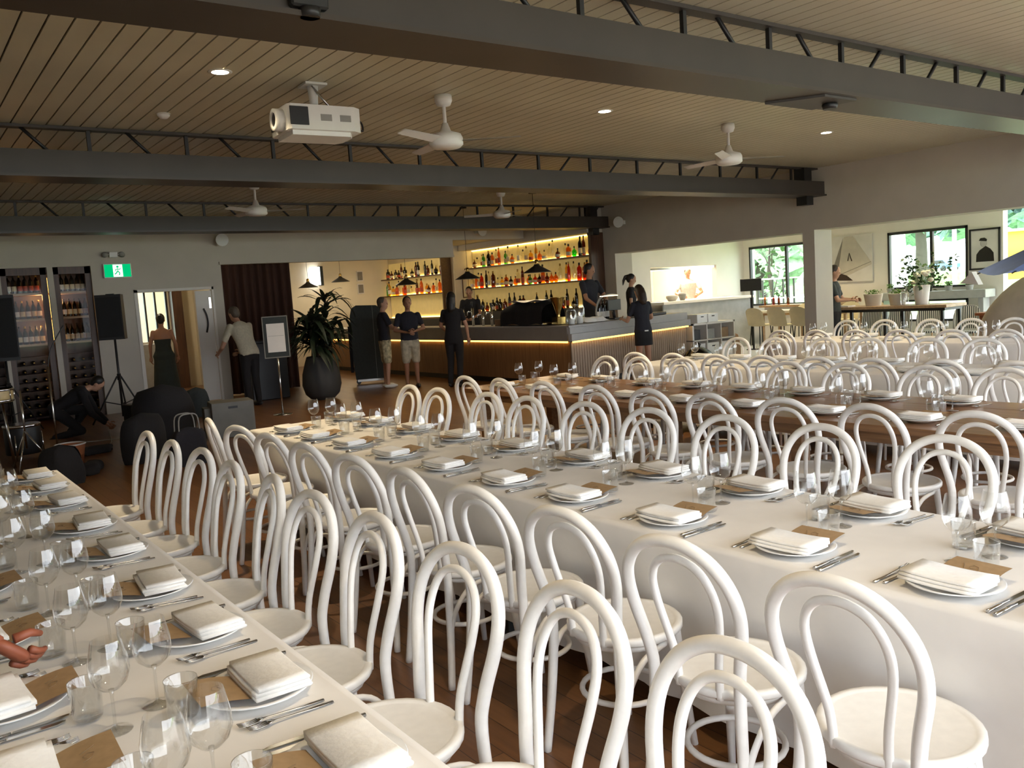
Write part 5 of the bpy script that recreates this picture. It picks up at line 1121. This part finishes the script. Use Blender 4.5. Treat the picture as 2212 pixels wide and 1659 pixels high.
for k in range(5): pot('small_pot', ['small potted herb at the left end of the window ledge', 'second small potted herb on the window ledge', 'black potted herb in the middle of the window ledge', 'fourth small potted herb on the window ledge', 'small potted herb at the right end of the window ledge'][k], 17.68, 10.2-.42*k, 1.14, .075, .10, 'black_plastic' if k == 2 else 'stone_grey', seed=20+k)
raised_table('reddish wooden cabinet table at the right below the portrait', 15.0, 15.7, 6.2, 7.15, .82, 'red_wood', 'red_wood', 'wooden_sideboard'); tag(bx(15.15, 6.38, .02, 15.55, 6.95, .68).build('sideboard_body', 'red_wood'), 'closed reddish wooden chest under the sideboard top', 'chest')
# pictures
t = thing('sail_painting', 'large painting of a grey sail on the wall right of the pillar', 'painting', (17.99, 11.35, 1.95))
bx(-.03, -.58, -.53, 0, .56, .52).build('canvas', 'photo_paper', t); MB().prism([(.50, -.50), (.10, .50), (-.12, .50), (-.56, -.12), (-.56, -.16), (.2, -.44)], -.034, -.031, 'YZ').build('sail', 'sail_grey', t); MB().prism([(.52, -.50), (.13, .47), (.22, .0), (.3, -.5)], -.037, -.0345, 'YZ').build('sail_shade', 'sail_shadow', t); MB().prism([(.36, -.48), (-.1, -.50), (.05, -.38), (.28, -.30)], -.04, -.0375, 'YZ').build('hull', 'hair_brown', t)
MB().tube([(-.037, .25, -.36), (-.037, -.55, -.10)], .004, 5).build('boom', 'sail_shadow', t); MB().tube([(-.037, .02, -.05), (-.037, -.02, .12), (-.037, -.08, -.06)], .012, 5).build('sail_mark', 'hair_brown', t)
t = thing('framed_portrait', 'black framed monochrome portrait on the wall by the wide window', 'picture', (17.99, 8.36, 1.93))
f = MB(); f.box(-.03, -.30, -.41, 0, -.265, .41); f.box(-.03, .265, -.41, 0, .30, .41); f.box(-.03, -.30, -.41, 0, .30, -.375); f.box(-.03, -.30, .375, 0, .30, .41); f.build('frame', 'black_plastic', t); bx(-.015, -.27, -.38, -.005, .27, .38).build('mount', 'photo_paper', t)
MB().prism([(-.18, -.25), (.17, -.25), (.16, -.10), (.10, -.02), (-.02, .06), (-.11, .0), (-.17, -.08)], -.019, -.0155, 'YZ').build('printed_coat', 'hair_black', t); MB().ell((-.017, .02, .12), .002, .065, .085, 14, 8).build('printed_face', 'paper_ink', t); MB().prism([(-.05, .19), (.0, .225), (.08, .22), (.11, .17), (.06, .165), (-.04, .15)], -.0215, -.0195, 'YZ').build('printed_hat', 'hair_black', t)
# blue umbrella and canvas shape at the right edge
t = thing('blue_umbrella', 'blue canvas umbrella entering at the right edge', 'umbrella', (11.55, 3.55, 0))
UZ = 2.35; UR = 1.75; n = 8
for k in range(n):
    a0, a1 = 2*PI*k/n+.30, 2*PI*(k+1)/n+.30
    MB().grid(6, 6, lambda u, v: (UR*v*(math.cos(a0)*(1-u)+math.cos(a1)*u), UR*v*(math.sin(a0)*(1-u)+math.sin(a1)*u), UZ-.80*v-.05*math.sin(PI*u)*v)).build('canopy_panel', 'umbrella_blue', t)
    MB().tube([(0, 0, UZ-.02), (UR*math.cos(a0), UR*math.sin(a0), UZ-.83)], .008, 6).build('rib', 'black_steel', t)
MB().tube([(0, 0, .04), (0, 0, UZ+.05)], .022, 10).build('pole', 'white_plastic', t); MB().lathe([(.25, 0), (.25, .04), (.05, .06)], n=20).build('base', 'stone_grey', t)
t = thing('canvas_cover', 'large beige canvas covered bulk under the blue umbrella', 'covered furniture', (14.0, 5.65, 0))
MB().grid(30, 14, lambda u, v: ((.50+.03*math.sin(8*u*PI)*(1-v))*math.copysign(abs(math.cos(2*PI*u))**.7, math.cos(2*PI*u))*max(.02, math.sin(PI*min(1, .34+.66*v))**.6), (.95+.04*math.sin(6*u*PI)*(1-v))*math.copysign(abs(math.sin(2*PI*u))**.7, math.sin(2*PI*u))*max(.02, math.sin(PI*min(1, .34+.66*v))**.6), .02+1.48*v)).build('cover', 'beige_canvas', t)
MB().prism([(.70, 1.33), (.98, 1.36), (.80, 1.53)], -.55, -.40, 'YZ').build('white_peak', 'vase_white', t)

# window counter, stools and kitchen
t = thing('window_counter', 'orange wooden counter along the window by the kitchen', 'counter', (17.65, 12.6, 0)); bx(-.25, -1.3, .92, .3, .85, .97, bev=.004).build('counter_top', 'pale_wood', t); bx(-.1, -1.2, 0, .3, .8, .92).build('counter_front', 'wall_pale', t)
rg = random.Random(31)
for k in range(5): bottle(17.6+rg.uniform(-.08, .08), 13.35-.16*k, .97, rg.choice(kinds), ['amber', 'red', 'brown', 'clear', 'amber'][k], f'{ORD[k]} sauce bottle on the window counter behind the order screen', 'sauce bottles on the window counter', s=.8)
raised_table('white high table with cream chairs in front of the kitchen window', 15.6, 16.3, 9.9, 12.1, .92, 'wall_pale', 'pale_wood')
def cream_chair(x, y, rz, lab):
    t = thing('cream_chair', lab, 'chair', (x, y, 0), rz, 'cream shell chairs'); MB().grid(10, 8, lambda u, v: (-.20+.10*(1-math.cos((u-.5)*2.4))-.08*v, .23*math.sin((u-.5)*2.6), .64+.38*v-.10*v*abs(2*u-1)**2)).build('backrest', 'chair_cream', t); MB().lathe([(.18, .62), (.205, .63), (.205, .655), (.19, .66), (0, .65)], n=20).build('seat', 'chair_cream', t)
    for sx, sy in ((.14, .14), (.14, -.14), (-.14, .14), (-.14, -.14)): MB().tube([(sx, sy, .62), (sx*1.3, sy*1.3, 0)], .012, 8).build('leg', 'black_steel', t)
for k in range(4): cream_chair(15.25, 10.1+.55*k, 0, f'{ORD[k]} cream shell chair from the pillar on the near side of the white table', ); cream_chair(16.65, 10.1+.55*k, PI, f'{ORD[k]} cream shell chair from the pillar on the window side of the white table')
t = thing('service_counter', 'white service counter in front of the kitchen hatch', 'counter', (0, 0, 0)); bx(14.2, 13.55, 1.18, 17.4, 14.3, 1.24, bev=.006).build('counter_top', 'wall_pale', t); bx(14.25, 13.62, 0, 17.35, 13.66, 1.18).build('counter_front', 'stone_grey', t); bx(17.3, 13.62, 0, 17.36, 14.3, 1.18).build('end_panel', 'wall_pale', t)
t = thing('order_screen', 'black order screen on an arm above the service counter', 'screen', (16.2, 12.72, 1.50), -PI/4-.3); bx(-.24, -.02, -.14, .24, .02, .14, bev=.006).build('screen', 'black_plastic', t); MB().tube([(0, .02, 0), (0, .10, -.2), (0, .10, -1.5)], .02, 8).build('stand', 'black_steel', t); bx(-.15, 0, -1.5, .15, .25, -1.48).build('base', 'black_steel', t)
for k, (xx, rr, hh) in enumerate(((14.95, .14, .10), (15.30, .09, .14))): t = thing('serving_bowl', ['wide white lidded bowl on the service counter', 'small dark pot with white lid on the service counter'][k], 'bowl', (xx, 14.0, 1.24)); MB().lathe([(rr*.6, 0), (rr, hh*.7), (rr, hh)], n=20).build('bowl', ['cream_pot', 'grey_plastic'][k], t); MB().lathe([(rr*1.02, hh), (rr*.9, hh+.03), (0, hh+.045)], n=20).build('lid', 'vase_white', t)
t = thing('heat_lamp_bar', 'glowing heat lamp bar along the top of the kitchen hatch', 'heat lamp', (15.7, 14.42, 1.98)); bx(-1.05, -.05, 0, 1.2, .05, .05).build('housing', 'steel', t); bx(-1.0, -.03, -.02, 1.15, .03, 0).build('light_tube', 'heat_lamp', t)
tag(bx(14.7, 16.9, 0, 16.0, 17.5, 2.0).build('kitchen_fridge', 'steel'), 'tall brushed metal fridge inside the kitchen', 'fridge')
light('AREA', 'kitchen_fill', (16.6, 15.9, 2.85), 18, (1, .82, .52), size=1.2)  # unseen area light and panel added to brighten the kitchen
t = thing('kitchen_fill_panel', 'added unseen ceiling panel brightening the kitchen', 'ceiling light', (16.6, 15.9, 2.868)); bx(-.6, -.6, 0, .6, .6, .03).build('diffuser', 'lamp_warm', t); bx(-.62, -.62, .005, .62, .62, .028).build('frame', 'white_plastic', t)
for k, (xx, yy) in enumerate(((14.6, 12.6), (16.4, 13.2), (16.8, 11.2), (14.6, 8.0))): downlight(xx, yy, f'{ORD[k]} added unseen downlight brightening the cafe room', 70, 2.9)  # unseen downlights added to brighten the cafe room
tag(softbag('paper_bag', 'brown paper bag on the floor beside the service counter end', 'bag', 15.0, 12.3, .3, .2, .5, 0, 'cardboard', 8), 'brown paper bag on the floor beside the service counter end', 'bag')
